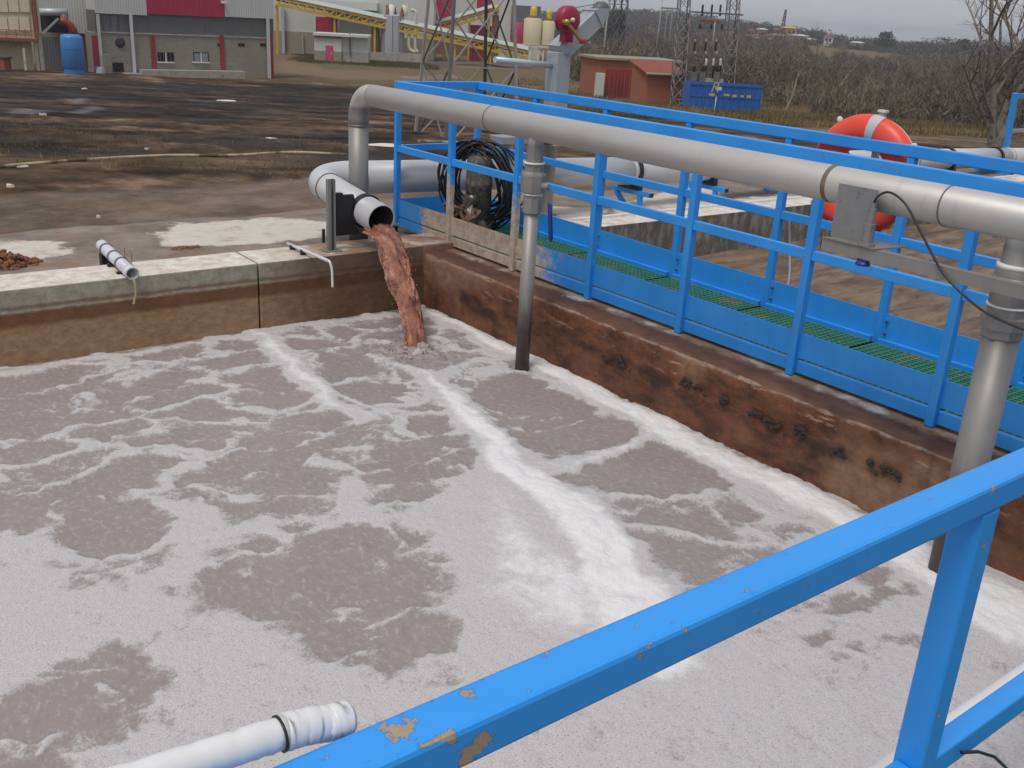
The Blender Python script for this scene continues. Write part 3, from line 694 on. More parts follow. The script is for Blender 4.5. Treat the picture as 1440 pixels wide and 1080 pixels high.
for i in range(len(PY)-1):
    a, b = PY[i]-PS-.001, PY[i+1]+.001
    for x in (XF+.006, XR+.006):
        MB().box((x, b, .642), (x+.036, a, .70)).build('mid_rail', 'blue_paint', walk, .004)
    # kick plate, lower channel (front and rear)
    MB().box((XF+.03, b-.02 if i else b, .059), (XF+.036, a+.02 if i else a, .212)).build('kick_plate', 'blue_paint', walk)
    MB().box((XF+.03, b, -.034), (XF+.06, a, .040)).build('channel', 'blue_paint', walk, .003)
    MB().box((XR+.008, b-.02 if i else b, .05), (XR+.014, a+.02 if i else a, .212)).build('kick_plate', 'blue_paint', walk)
    MB().box((XR-.03, b, -.034), (XR+.004, a, .052)).build('channel', 'blue_paint', walk, .003)
    g = MB(); y0, y1 = b-.045, a+.045
    ny = int((y1-y0)/.043)
    for k in range(ny+1):
        y = y0+(y1-y0)*k/ny; g.box((XF+.062, y-.004, -.008), (XR-.032, y+.004, .022))
    nx = 18
    for k in range(nx+1):
        x = XF+.066+(XR-XF-.102)*k/nx; g.box((x-.004, y0, -.007), (x+.004, y1, .021))
    g.build('grating_panel', 'frp_green', walk)
MB().box((XF+.054, .912, .642), (XR-.004, .948, .70)).build('mid_rail', 'blue_paint', walk, .004)
MB().box((XF+.054, .925, .05), (XR-.004, .931, .212)).build('kick_plate', 'blue_paint', walk)
MB().box((XF+.064, .915, -.034), (XR-.034, .955, .044)).build('channel', 'blue_paint', walk, .003)
for x in (XF+.02, XR+.02):
    MB().box((x-.012, .915, -.12), (x+.012, .95, -.034)).build('foot', 'black_plastic', walk)
# ------------------------------------------------------------------ near walkway in front of the viewer
NY, NZ = -6.243, 1.184
near = empty('near_guardrail', (-2.91, NY, -.05), 'nearest chipped blue handrail crossing the foreground', 'handrail')
MB().box((-9, NY, NZ-.0525), (.2, NY+.06, NZ)).build('top_rail', 'chipped_blue_paint', near, .007)
for x in (-2.946-3.0, -2.946-1.5, -2.946, -2.946+1.5):
    if x < -4: continue
    MB().box((x, NY+.002, -.05), (x+.056, NY+.058, NZ-.0535)).build('post', 'chipped_blue_paint', near, .005)
for a, b in ((-9, -2.948), (-2.888, -1.448), (-1.388, .2)):
    MB().box((a, NY+.006, .545), (b, NY+.05, .60)).build('mid_rail', 'chipped_blue_paint', near, .005)
MB().box((-9, NY+.02, .056), (.2, NY+.026, .20)).build('kick_plate', 'chipped_blue_paint', near)
MB().box((-9, NY, -.05), (.2, NY+.05, .05)).build('channel', 'chipped_blue_paint', near)
g = MB()
for k in range(140):
    x = -7.5+k*.055; g.box((x, NY-.95, -.03), (x+.01, NY-.004, .0))
for k in range(18): g.box((-7.5, NY-.95+k*.055, -.029), (.2, NY-.94+k*.055, -.001))
g.build('grating_panel', 'frp_green', near)
# white conduit taped along the near rail, its open end on the left
c_ = MB(); P0 = Vector(at(160, 1105, 1, NY+.085)); P1 = Vector(at(400, 1030, 1, NY+.085)); P2 = Vector(at(497, 1008, 1, NY+.085))
wc = empty('taped_conduit', P2, 'white tape wrapped conduit ending against the nearest handrail', 'conduit')
random.seed(5); ts = np.linspace(-1, 1, 40)
MB().tube([P0+(P1-P0)*t+Vector((0, random.uniform(-.0006, .0006), random.uniform(-.0008, .0008))) for t in ts], [.0165+random.uniform(-.0005, .0006) for t in ts], 18).build('pipe', 'pvc_white', wc)
ts = np.linspace(-.02, 1, 30); rs = [.0182+.0006*math.sin(k*.7)+random.uniform(-.0004, .0005) for k in range(30)]; rs[0] = .017; rs[-3:] = [.0165, .0135, .006]
MB().tube([P1+(P2-P1)*t+Vector((0, random.uniform(-.0008, .0008), .0012*math.sin(t*7)+random.uniform(-.0008, .0008))) for t in ts], rs, 18).build('tape_wrap', 'pvc_white', wc)
q = P0+(P1-P0)*.97; MB().tube([q+Vector((-.0012, 0, 0)), q+Vector((.0012, 0, 0))], .0186, 16).build('tape_band', 'black_plastic', wc)
WY = NY+.19; zz = float(at(1405, 983, 1, WY)[2])
o = MB().tube([(-3.3, WY, zz), (.1, WY, zz)], .038, 18).build('white_water_pipe', 'pvc_white', None, org=(-2, WY, zz))
tag(o, 'white plastic pipe running behind the middle bar of the nearest handrail', 'pipe')
pts = [at(1352, 1058, 1, NY-.004), at(1375, 1057, 1, NY-.012), at(1398, 1064, 1, NY-.012), at(1415, 1080, 1, NY-.004), at(1425, 1120, 1, NY-.002)]
o = MB().tube(pts, .0035, 8).build('rail_cable', 'black_cable', None, org=pts[0])
tag(o, 'thin black cable looped over the lower bar of the nearest handrail', 'cable')
# ================================================================== stainless aeration pipe
PX, PZ, PR = -.25, 1.172, .088
sp = empty('steel_pipe', (PX, .68, -.1), 'long stainless steel pipe running beside the walkway with two drop legs into the tank', 'pipe')
bend = arc((PX, .68-.2, PZ-.2), 0, math.pi/2, .2, (0, 1, 0), (0, 0, 1), 8)
MB().tube([(PX, .68, -.1), (PX, .68, PZ-.26)], PR-.004, 28).build('riser', 'stainless', sp)
MB().tube([(PX, .68, PZ-.26)]+bend+[(PX, .44, PZ)], PR-.002, 28).build('elbow', 'stainless', sp)
MB().tube([(PX, .44, PZ), (PX, -8.0, PZ)], PR, 32).build('header', 'stainless', sp)
for y in (at(693, 165, 0, PX)[1], at(1330, 270, 0, PX-.05)[1]):
    MB().tube([(PX, y-.0035, PZ), (PX, y+.0035, PZ)], PR+.0025, 32).build('weld_seam', 'lattice_grey', sp)
MB().tube([(PX, .68, PZ-.264), (PX, .68, PZ-.254)], PR+.001, 28).build('weld_seam', 'stainless', sp)
MB().tube([(PX, .44-.004, PZ), (PX, .44+.004, PZ)], PR+.0025, 28).build('weld_seam', 'stainless', sp)
# strip of brown tape round the header
y = at(1163, 250, 0, PX-.06)[1]
MB().tube([(PX, y-.012, PZ), (PX, y+.012, PZ)], PR+.0022, 28).build('tape_band', 'rope_brown', sp)
# first drop leg with valve
DX, DY = -.252, -1.70
d1 = MB().tube([(DX, DY, -.9), (DX, DY, .60)], .05, 24).build('drop_leg', 'stainless', sp)
vb = MB().lathe([(.05, .60), (.064, .61), (.064, .70), (.06, .715), (.06, .73), (.082, .75), (.086, .80), (.086, .86), (.08, .875), (.066, .885), (.066, .93), (.058, .935), (.056, 1.02), (.055, 1.12)], (DX, DY, 0), n=8, smooth=False).build('valve_body', 'stainless', sp)
for z in (.735, .94): MB().tube([(DX, DY, z-.006), (DX, DY, z+.006)], .07, 24).build('thread_tape', 'frame_white', vb)
hp = Vector((DX+.02, DY-.1, .80))
MB().lathe([(0, .03), (.022, .025), (.022, -.03), (.03, -.03)], hp, (.15, -1, 0), 12).build('valve_stem', 'stainless', vb)
ha = hp+Vector((.012, -.03, -.005)); hb = Vector((DX+.075, DY-.135, .43))
MB().bar(ha, ha+(hb-ha)*.3, .03, .006).build('lever_neck', 'stainless', vb)
MB().tube([ha+(hb-ha)*t for t in (.27, .3, .6, .95, 1)], [.008, .015, .016, .016, .008], 10).build('lever_grip', 'handle_blue', vb)
# second drop leg
EX, EY = -.222, -4.96
MB().tube([(EX, EY, -.9), (EX, EY, .66)], .078, 28).build('drop_leg', 'stainless', sp)
MB().lathe([(.078, .655), (.09, .665), (.09, .70), (.105, .705), (.105, .755), (.088, .76), (.088, .80)], (EX, EY, 0), n=8, smooth=False).build('union_nut', 'stainless', sp)
MB().lathe([(.078, .8), (.085, .81), (.085, .96), (.08, .97), (.072, .98), (.07, 1.12)], (EX, EY, 0), n=28).build('reducer', 'stainless', sp)
MB().tube([(EX, EY, .797), (EX, EY, .806)], .089, 24).build('thread_tape', 'frame_white', sp)
MB().tube([(EX, EY, .962), (EX, EY, .985)], .085, 24).build('thread_tape', 'frame_white', sp)
# pipe hanger from header to rail
yy = at(1322, 300, 0, PX-.05)[1]
MB().box((PX+.02, yy-.02, PZ-PR-.012), (XF, yy+.02, PZ-PR-.002)).build('hanger', 'stainless', sp)
MB().box((XF-.02, yy-.03, PZ-PR-.10), (XF-.003, yy+.01, PZ-PR+.0)).build('hanger', 'stainless', sp)
# chain hanging on the walkway mid rail beside the valve
ch = MB(); c0 = Vector(at(757, 232, 0, XF-.02)); c0.z = .72
for k in range(17):
    z = .72-k*.026; a = k % 2*math.pi/2
    ch.tube([(c0.x+math.cos(a)*.008*math.cos(t)+.012*math.sin(k*.9), c0.y-.02+math.sin(a)*.008*math.cos(t)+.008*math.sin(k*.7), z+.017*math.sin(t)) for t in np.linspace(0, 2*math.pi, 9)[:-1]], .003, 5, closed=True)
o = ch.build('hanging_chain', 'lattice_dark', None, org=(c0.x, c0.y, .3)); tag(o, 'thin dark chain hanging from the walkway rail beside the valve', 'chain')
# ------------------------------------------------------------------ ultrasonic level sensor on its arm
AX = -.39
sn = empty('level_sensor', (AX, -4.3, .90), 'level sensor on a stainless bracket arm clamped to the pipe', 'sensor')
MB().box((AX-.022, -5.25, .885), (AX-.018, -4.11, .937)).box((AX-.018, -5.25, .885), (AX+.022, -4.11, .889)).box((AX-.022, -5.25, .9375), (AX+.022, -4.11, .9415)).build('arm', 'stainless', sn)
MB().box((AX-.021, -4.11, .887), (AX+.021, -4.104, .939)).build('end_cap', 'black_plastic', sn)
MB().box((AX+.018, -4.335, .9477), (AX+.022, -4.125, 1.2)).build('back_plate', 'steel_plate', sn)
MB().add([(AX-.03, -4.12, .9435), (AX+.12, -4.2, .9435), (AX+.19, -4.44, .9435), (AX-.03, -4.40, .9435), (AX-.03, -4.12, .9475), (AX+.12, -4.2, .9475), (AX+.19, -4.44, .9475), (AX-.03, -4.40, .9475)],
         [(3, 2, 1, 0), (4, 5, 6, 7), (0, 1, 5, 4), (1, 2, 6, 5), (2, 3, 7, 6), (3, 0, 4, 7)]).build('base_plate', 'stainless', sn)
SX, SY = AX-.0, -4.335
MB().lathe([(.0, .9478), (.038, .948), (.038, .96), (.027, .9605), (.027, 1.05), (.018, 1.0505), (.018, 1.12), (.012, 1.1205), (.012, 1.145), (.0, 1.1455)], (SX, SY, 0), n=10, smooth=False).build('sensor_body', 'steel_plate', sn)
MB().lathe([(.03, .883), (.03, .868), (.034, .866), (.034, .855), (0, .853)], (SX, SY, 0), n=18).build('sensor_horn', 'handle_blue', sn)
C = [(SX, SY, 1.13), (SX, SY-.012, 1.175), (SX-.005, SY-.07, 1.205), (SX-.01, SY-.16, 1.17), (SX-.02, SY-.26, 1.07), (SX-.03, SY-.36, .965), (SX-.035, SY-.42, .91), (SX-.04, SY-.52, .85), (SX-.06, SY-.66, .80), (SX-.055, SY-.85, .77)]
def spline(P, n=6):
    P = [Vector(p) for p in P]; Q = []
    for i in range(len(P)-1):
        p0, p1, p2, p3 = P[max(i-1, 0)], P[i], P[i+1], P[min(i+2, len(P)-1)]
        for k in range(n):
            t = k/n; Q.append(.5*((2*p1)+(p2-p0)*t+(2*p0-5*p1+4*p2-p3)*t*t+(-p0+3*p1-3*p2+p3)*t**3))
    return Q+[P[-1]]
MB().tube(spline(C), .0055, 8).build('sensor_cable', 'black_cable', sn)
MB().tube([(EX, EY, .90), (EX, EY, .93)], .09, 24).build('clamp', 'stainless', sn)
# ================================================================== grey effluent pipeline
GR = .15; GO = .122
def gzp(x): return .30 if x > 3.4 else .30+.028*(3.4-x)
GY = 1.1
pl = empty('effluent_pipeline', (-.48, .2, .0), 'thick pale grey plastic pipeline whose open end pours into the tank', 'pipeline')
oz, ez = .272, gzp(-.1)
el = arc((-.48+.3, GY-.3, ez), math.pi, math.pi/2, .3, (1, 0, 0), (0, 1, 0), 10)
pts = [(-.48, .78, ez-.012)]+el[1:]+[(.0, GY, ez)]
MB().tube(pts, [GO+.003+(GR-GO)*min(1, i/11) for i in range(len(pts))], 30, cap=False).build('elbow', 'pvc_grey', pl)
def hollow(a, b, r, t=.008, n=32):
    a, b = Vector(a), Vector(b); d = (b-a).length
    return MB().lathe([(r, 0), (r, d), (r-t, d), (r-t, 0)], a, b-a, n)
hollow((-.48, .8, ez-.012), (-.48, -.1, oz), GO).build('outlet_pipe', 'pvc_grey', pl)
hollow((-.48, .2, oz+.045), (-.48, -.092, oz+.002), GO-.0085, .002).build('mouth_shade', 'dark_void', pl)  # near-black sleeve: shade inside the pipe mouth put into its colour
MB().tube([(-.48, .785, ez-.013), (-.48, .775, ez-.014)], GO+.006, 30).build('joint_ring', 'lattice_grey', pl)
xs = [.0, 2.0, 3.4, 6.2, 9.0, 11.8, 15.5, 20]
gzq = lambda x: gzp(x) if x <= 3.4 else .30-.012*(x-3.4)-.001*(x-3.4)**2
for a, b in zip(xs[:-1], xs[1:]):
    MB().tube([(a, GY, gzq(a)), (b-.006, GY, gzq(b))], GR, 32).build('pipe_length', 'pvc_grey', pl)
    MB().tube([(b-.05, GY, gzq(b)), (b+.05, GY, gzq(b))], GR+.004, 32).build('coupling', 'pvc_grey', pl)
# black saddle bracket and slotted post at the outlet
ob = empty('outlet_post', (-.79, .15, 0), 'slotted steel post with black bracket holding the pipe outlet', 'post')
MB().box((-.826, .13, .006), (-.816, .17, .57)).box((-.816, .162, .006), (-.762, .17, .57)).box((-.816, .13, .006), (-.80, .137, .57)).box((-.778, .13, .006), (-.762, .137, .57)).box((-.768, .137, .006), (-.762, .162, .57)).build('channel_post', 'stainless', ob)
MB().box((-.87, .09, 0), (-.72, .21, .006)).build('base_plate', 'stainless', ob)
MB().prism([(-.755, .12), (-.755, .46), (-.70, .46), (-.69, .44), (-.6, .44), (-.585, .38), (-.57, .30), (-.585, .2), (-.54, .12)], .13, .17).build('bracket_plate', 'black_plastic', ob)
MB().box((-.85, .18, .06), (-.832, .2, .17)).build('bracket_plate', 'black_plastic', ob)
zr = oz+(ez-oz)*.25
hollow((-.48, .125, zr-.008), (-.48, .175, zr), GO+.018, .016).build('clamp_ring', 'black_plastic', ob)
# blue trestles under the pipeline
for k, x in enumerate((3.42, 4.66, 5.99, 7.3, 8.65, 10.0, 11.4, 13.0)):
    z = gzq(x)-GR-.045; g = float(gz(x, 1.1)) if x > 3 else -.12
    g = min(g, -.11)-.02
    t = empty('pipe_trestle', (x, 1.05, g), '', 'pipe support', 'blue trestles carrying the grey pipeline')
    t['label'] = ('blue steel trestle with black saddle under the pipeline, nearest one to the walkway', 'blue steel trestle under the pipeline, second from the walkway end', 'blue trestle under the pipeline left of the lifebuoy',
                  'blue trestle under the pipeline hidden just behind the lifebuoy', 'blue trestle under the pipeline right behind the lifebuoy', 'blue trestle under the pipeline near the right picture edge, fourth from the end', 'blue trestle under the pipeline by the right edge beside the coiled rope', 'farthest blue trestle under the pipeline at the right edge')[k]
    MB().box((x-.028, .76, z-.05), (x+.028, 1.37, z)).build('cross_bar', 'blue_paint', t, .003)
    MB().box((x-.026, .748, z-.047), (x+.026, .759, z-.003)).build('end_cap', 'black_plastic', t)
    MB().box((x-.024, .90, g), (x+.024, .95, z-.051)).build('leg', 'blue_paint', t, .003)
    MB().bar((x, 1.32, z-.051), (x, 1.10, g), .045).build('leg', 'blue_paint', t)
    sd_ = MB(Matrix.Translation((x, GY, z)) @ Matrix.Rotation(rad(90), 4, 'Z')).prism([(-.17, 0), (.17, 0), (.17, .05), (.155, .13), (.15, .16)]+[(GR*1.01*math.cos(a), .19+GR*1.01*math.sin(a)) for a in np.linspace(-.18, -math.pi+.18, 14)]+[(-.15, .16), (-.155, .13), (-.17, .05)], -.03, .03)
    sd_.build('saddle', 'black_plastic', t)
    hollow((x-.03, GY, gzq(x)), (x+.03, GY, gzq(x)), GR+.02, .019).build('strap', 'black_plastic', t)
# ------------------------------------------------------------------ the jet of red sludge
def build_jet():
    nU, nV = 110, 64; x0, y0, z0 = -.48, -.06, .19; x1, y1, z1 = -.665, -.93, -.56
    s, a = np.meshgrid(np.linspace(0, 1, nU), np.arange(nV)*2*math.pi/nV, indexing='ij'); T = s*.93+.07*s*s
    n_ = 1+.55*fbm(np.cos(a)*1.8+4, np.sin(a)*1.8+s*4.5, 2, 5)+.5*fbm(np.cos(a)*2.4+9, np.sin(a)*2.4+s*12, 4, 9)
    wx, wz = .105-.02*s, .042+.035*s
    V = np.stack([x0+(x1-x0)*T+wx*np.cos(a)*n_+.02*np.sin(s*9), y0+(y1-y0)*T+wz*np.sin(a)*n_*.75, z0+.05*T-(z0+.05-z1)*T*T+wz*np.sin(a)*n_*.85], -1).reshape(-1, 3)
    i = np.arange(nU*nV).reshape(nU, nV); j = np.roll(i, -1, 1)
    return np_mesh('sludge_jet', V, np.stack([i[:-1], j[:-1], j[1:], i[1:]], -1).reshape(-1, 4), 'red_sludge')
j = build_jet(); tag(j, 'thick red brown sludge pouring from the pipe mouth into the tank', 'sludge')
random.seed(17)
def jet_c(T): return Vector((-.48-.185*T, -.06-.87*T, .19+.05*T-.80*T*T))
for k in range(11):
    o0 = random.choice((-1, 1))*random.uniform(.075, .11); t0 = random.uniform(.02, .5); t1 = min(1, t0+random.uniform(.25, .6)); pts = []; rs = []
    for i in range(14):
        T = t0+(t1-t0)*i/13; pts.append(jet_c(T)+Vector((o0*(1-.25*T)+.012*math.sin(i*.9+k), random.uniform(-.02, .02)+.01*k/11, random.uniform(-.012, .012)))); rs.append(max(.0015, random.uniform(.006, .015)*math.sin(math.pi*(i+.5)/14)))
    MB().tube(spline(pts, 3), [rs[min(13, i//3)] for i in range(40)], 7).build('strand', 'red_sludge', j)
dr = MB()
for k in range(60):
    T = random.uniform(.15, 1); c = jet_c(T)+Vector((random.choice((-1, 1))*random.uniform(.09, .14), random.uniform(-.07, .03), random.uniform(-.04, .04))); q = random.uniform(.002, .007)
    dr.add([c+Vector(p)*q for p in ((0, 0, 1.6), (1, 0, 0), (0, 1, 0), (-1, 0, 0), (0, -1, 0), (0, 0, -1.6))], [(0, 1, 2), (0, 2, 3), (0, 3, 4), (0, 4, 1), (5, 2, 1), (5, 3, 2), (5, 4, 3), (5, 1, 4)], True)
o = dr.build('drops', 'red_sludge', j); o['kind'] = 'stuff'
sp_ = MB(); random.seed(8)
lx, ly = at(585, 497, 2, ZW)[:2]
for k in range(60):
    a = random.uniform(0, 6.28); r_ = random.uniform(.04, .24); c = Vector((lx+math.cos(a)*r_, ly+math.sin(a)*r_*.9, ZW+random.uniform(.0, .035)))
    q = random.uniform(.003, .014); vs = [c+Vector((random.uniform(-1, 1)*q*1.6, random.uniform(-1, 1)*q*1.6, random.uniform(-.3, 1)*q)) for _ in range(6)]
    sp_.add(vs, [(0, 1, 2), (1, 2, 3), (2, 3, 4), (3, 4, 5), (0, 2, 4), (1, 3, 5)], True)
o = sp_.build('sludge_splash', 'splash_froth', j); o['kind'] = 'stuff'
# ================================================================== small pipes on the back wall
st = empty('wall_spout', (-2.44, .2, 0), 'short grey pipe stub on black clips at the left of the back wall', 'pipe')
A0, A1 = Vector((-2.42, .66, .085)), Vector((-2.44, -.09, .045))
hollow(A0, A1, .043, .005, 20).build('pipe', 'pvc_light', st)
hollow(A1+(A0-A1)*.002, A1+(A0-A1)*.1, .046, .002, 20).build('end_collar', 'frame_white', st)
for t in (.16, .42, .66):
    c = A0+(A1-A0)*t; hollow(c+Vector((0, .012, 0)), c-Vector((0, .012, 0)), .049, .005, 20).build('clip_ring', 'lattice_grey', st)
for t in (.42, .72):
    c = A0+(A1-A0)*t; MB().box((c.x-.05, c.y-.02, 0), (c.x+.05, c.y+.02, c.z-.044)).build('clip_foot', 'black_plastic', st)
MB().box((A0.x-.04, A0.y-.12, -.12), (A0.x+.04, A0.y-.05, A0.z-.044)).build('clip_foot', 'black_plastic', st)
MB().tube(spline([A1+Vector((.0, .1, -.03)), A1+Vector((0, -.005, -.035)), A1+Vector((.004, -.03, -.07)), A1+Vector((.002, -.035, -.13)), A1+Vector((-.012, -.03, -.19)), A1+Vector((-.018, -.03, -.205))]), .0085, 8).build('hose', 'hose_straw', st)
MB().tube([A0+(A1-A0)*.55+Vector((.045, 0, .02)), A0+(A1-A0)*.8+Vector((.05, 0, .012)), A1+Vector((.02, 0, .03))], .004, 6).build('wire', 'rust_brown', st)
for t in (.6, .82):
    c = A0+(A1-A0)*t+Vector((.04, 0, .03)); MB().tube([c, c+Vector((.004, 0, .07))], .0022, 5).build('wire', 'black_cable', st)
t2 = empty('dosing_tube', (-1.06, .2, 0), 'thin white tube clipped over the back wall with a hose end hanging down', 'tube')
B0, B1 = Vector((-1.055, .40, .03)), Vector((-1.07, -.33, .05))
MB().tube([B0, B0+(B1-B0)*.3, B0+(B1-B0)*.6, B1], .0125, 12).build('pipe', 'pvc_light', t2)
for t in (.13, .40):
    c = B0+(B1-B0)*t; MB().box((c.x-.02, c.y-.012, 0), (c.x+.02, c.y+.012, c.z+.004)).build('clip_foot', 'black_plastic', t2)
MB().tube(spline([B1+Vector((0, .02, 0)), B1+Vector((0.005, -.012, -.006)), B1+Vector((.016, -.022, -.06)), B1+Vector((.02, -.022, -.13)), B1+Vector((.022, -.02, -.2))]), .0095, 8).build('hose', 'pvc_white', t2)
# ================================================================== pump with coiled cable on the deck
PC = Vector((.68, .20, .024))
pump = empty('submersible_pump', PC, 'dirty cast iron submersible pump draped in coiled black cable on the walkway', 'pump')
MB().lathe([(0, 0), (.12, .0), (.135, .02), (.135, .09), (.11, .11), (.105, .13), (.115, .14), (.115, .40), (.122, .41), (.122, .44), (.115, .45), (.115, .60), (.11, .63), (.075, .665), (0, .67)], PC, n=28).build('body', 'pump_iron', pump)
MB().tube(spline([PC+Vector((0, .06, .65)), PC+Vector((0, .065, .71)), PC+Vector((0, .03, .745)), PC+Vector((0, -.03, .745)), PC+Vector((0, -.065, .71)), PC+Vector((0, -.06, .65))], 4), .012, 8).build('handle', 'rust_steel', pump)
MB().tube([PC+Vector((-.1, -.08, .3)), PC+Vector((-.17, -.1, .3)), PC+Vector((-.2, -.1, .3))], [.05, .05, .06], 16).build('outlet_flange', 'pump_iron', pump)
random.seed(11)
cab = MB(); path = []
# loops hang over the handle, in planes that fan out round the pump
nl = 30
for k in range(nl):
    yawk = rad(118)+random.uniform(-.3, .3); w = random.uniform(.22, .40); hgt = random.uniform(.56, .74); top = PC.z+random.uniform(.70, .80)
    ex = Vector((math.cos(yawk), math.sin(yawk), 0)); off = Vector((HX, HY, 0))*random.uniform(-.03, .15)
    cpt = Vector((PC.x, PC.y, 0))+off+ex*random.uniform(-.03, .03); lean = random.uniform(-.10, .14)
    for i in range(20):
        a = math.pi/2+2*math.pi*i/20
        s_, c2 = math.sin(a), math.cos(a)
        wid = w*(1.0-.12*s_)
        p = cpt+ex*(c2*wid)+Vector((lean*(-s_)*.5, lean*.3, max(.02, top-hgt*(1-s_)/2)))
        p.x = min(max(p.x, XF+.075), XR-.03); path.append(p)
cab.tube(spline(path, 2), .0085, 6)
cab.build('cable_coil', 'black_cable', pump)
rp = MB(); rpts = []
for k in range(60):
    t = k/59*13; rpts.append(PC+Vector((-.17-.09*math.sin(t*1.7)*.6+random.uniform(-.02, .02), .19*math.cos(t*.83)+.05*math.cos(t*2.3)-.02, .09+.12*abs(math.sin(t*1.31))+.02)))
for p in rpts: p.x = max(p.x, XF+.07)
rp.tube(spline(rpts, 4), .016, 8); rp.build('rope', 'rope_brown', pump)
q = PC+Vector((-.19, -.125, .06))
MB().lathe([(.0, 0), (.028, .0), (.032, .06), (.032, .08), (.026, .09), (.022, .26), (.016, .29), (0, .29)], q, (.08, .02, 1), 16).build('plug', 'frame_white', pump)
MB().lathe([(.03, .068), (.044, .07), (.044, .098), (.03, .1)], q, (.08, .02, 1), 16).build('plug_ring', 'plug_red', pump)
# ================================================================== lifebuoy on the rear rail
BC = Vector(at(1211, 247, 0, XR+PS+.09)); BC.x = XR+PS+.09
lb = empty('lifebuoy', BC, 'orange red lifebuoy with silver tape hung on the rear walkway rail', 'lifebuoy')
R1, R2 = .286, .1
def torus(a0, a1, R, r, rx, n=48, m=18, closed=False):
    pts = [BC+Vector((0, R*math.cos(a0+(a1-a0)*i/n), R*math.sin(a0+(a1-a0)*i/n))) for i in range(n+(0 if closed else 1))]
    vs = []; fs = []; N = len(pts)
    for i in range(N):
        a = a0+(a1-a0)*i/n; ra = Vector((0, math.cos(a), math.sin(a)))
        for k in range(m):
            b = 2*math.pi*k/m; vs.append(pts[i]+ra*r*math.cos(b)+Vector((rx*math.sin(b), 0, 0)))
    for i in range(N if closed else N-1):
        for k in range(m):
            fs.append((i*m+k, i*m+(k+1) % m, ((i+1) % N)*m+(k+1) % m, ((i+1) % N)*m+k))
    return MB().add(vs, fs, True)
torus(0, 2*math.pi, R1, R2, .075, 72, 20, True).build('ring', 'buoy_red', lb)
for a in (100, 190, 280, 10):
    torus(rad(a-6), rad(a+6), R1, R2+.003, .078, 6, 20).build('reflective_tape', 'buoy_tape', lb)
rpts = []
for k in range(81):
    a = 2*math.pi*k/80; ph = (a-rad(55)) % (math.pi/2)/(math.pi/2); r_ = R1+R2+.006+.004*math.sin(math.pi*ph)
    rpts.append(BC+Vector((.055, (r_-.03)*math.cos(a), (r_-.03)*math.sin(a))))
MB().tube(rpts[:-1], .0065, 7, closed=True).build('grab_line', 'rope_white', lb)
for a in (55, 145, 235, 325):
    c = BC+Vector((0, (R1+R2+.008)*math.cos(rad(a)), (R1+R2+.008)*math.sin(rad(a))))
    MB().lathe([(0, -.022), (.018, -.012), (.02, .01), (.012, .024), (0, .026)], c, (.3, math.cos(rad(a)), math.sin(rad(a))), 8).build('line_knot', 'rope_white', lb)
hk = empty('buoy_holder', (XR+PS+.22, BC.y-.06, .0), 'grey holder post standing behind the lifebuoy', 'post')
MB().box((XR+PS+.21, BC.y-.01, 0.6), (XR+PS+.24, BC.y+.03, 1.40)).build('upright', 'galvanised', hk)
MB().box((XR+PS+.004, BC.y-.005, .62), (XR+PS+.209, BC.y+.025, .65)).build('stay', 'galvanised', hk)
MB().box((XR+PS+.004, BC.y-.005, 1.19), (XR+PS+.209, BC.y+.025, 1.22)).build('stay', 'galvanised', hk)
MB().box((XR+PS+.205, BC.y-.018, 1.40), (XR+PS+.245, BC.y+.038, 1.415)).build('cap', 'frame_white', hk)
lr = MB().tube(spline([(XR+PS+.03, -2.70, .66), (XR+PS+.06, -2.72, .45), (XR+PS+.07, -2.75, .2), (XR+PS+.05, -2.70, -.02), (XR+PS+.12, -2.4, -.15), (XR+PS+.2, -2.2, -.4)]), .0075, 7).build('throw_line', 'rope_white', None, org=(XR+PS, -2.7, .6))
tag(lr, 'slack white throwing line hanging beside the lifebuoy', 'rope')
# ================================================================== davit crane
DV = Vector((2.0, .8, 0))
dv = empty('davit_crane', DV, 'galvanised swivel davit crane with a red hand winch behind the walkway', 'crane')
T = lambda px, py: Vector(at(px, py, 1, .8))
zb_ = T(772, 196).z
MB().lathe([(.06, -.02), (.06, zb_-.06), (.11, zb_-.06), (.11, zb_-.04), (.0, zb_-.04)], (DV.x-.02, .8, 0), n=20).build('pedestal', 'plinth', dv)
MB().lathe([(.06, -.02), (.06, zb_-.01)], (T(714, 200).x, .8, 0), n=16).build('stub_leg', 'galvanised', dv)
MB().box((T(698, 190).x, .70, zb_-.02), (T(786, 196).x, .90, zb_+.05)).build('base_beam', 'galvanised', dv, .006)
w = .085
knee = Vector((2.0, .8, T(790, 72).z))
MB().box((2.0-w, .8-w, zb_+.052), (2.0+w, .8+w, knee.z-.005)).build('mast', 'galvanised', dv, .01)
tip = T(838, 22); tip.y = .8; dirv = (tip-knee).normalized(); kn = knee+Vector((0, 0, .0))
u_ = Vector((0, 1, 0)); q_ = dirv.cross(u_).normalized()
a = kn-dirv*.03; b = tip
MB().add([p+u_*i*w+q_*j_*w*1.02 for p in (a, b) for i, j_ in ((-1, -1), (1, -1), (1, 1), (-1, 1))], [(0, 1, 2, 3), (7, 6, 5, 4), (0, 4, 5, 1), (1, 5, 6, 2), (2, 6, 7, 3), (3, 7, 4, 0)]).build('jib', 'galvanised', dv, .008)
MB().add([p+u_*i*(w+.012)+q_*j_*(w+.014) for p in (b-dirv*.05, b-dirv*.03) for i, j_ in ((-1, -1), (1, -1), (1, 1), (-1, 1))], [(0, 1, 2, 3), (7, 6, 5, 4), (0, 4, 5, 1), (1, 5, 6, 2), (2, 6, 7, 3), (3, 7, 4, 0)]).build('collar', 'galvanised', dv)
sc_ = b+dirv*.07+q_*(-.0)
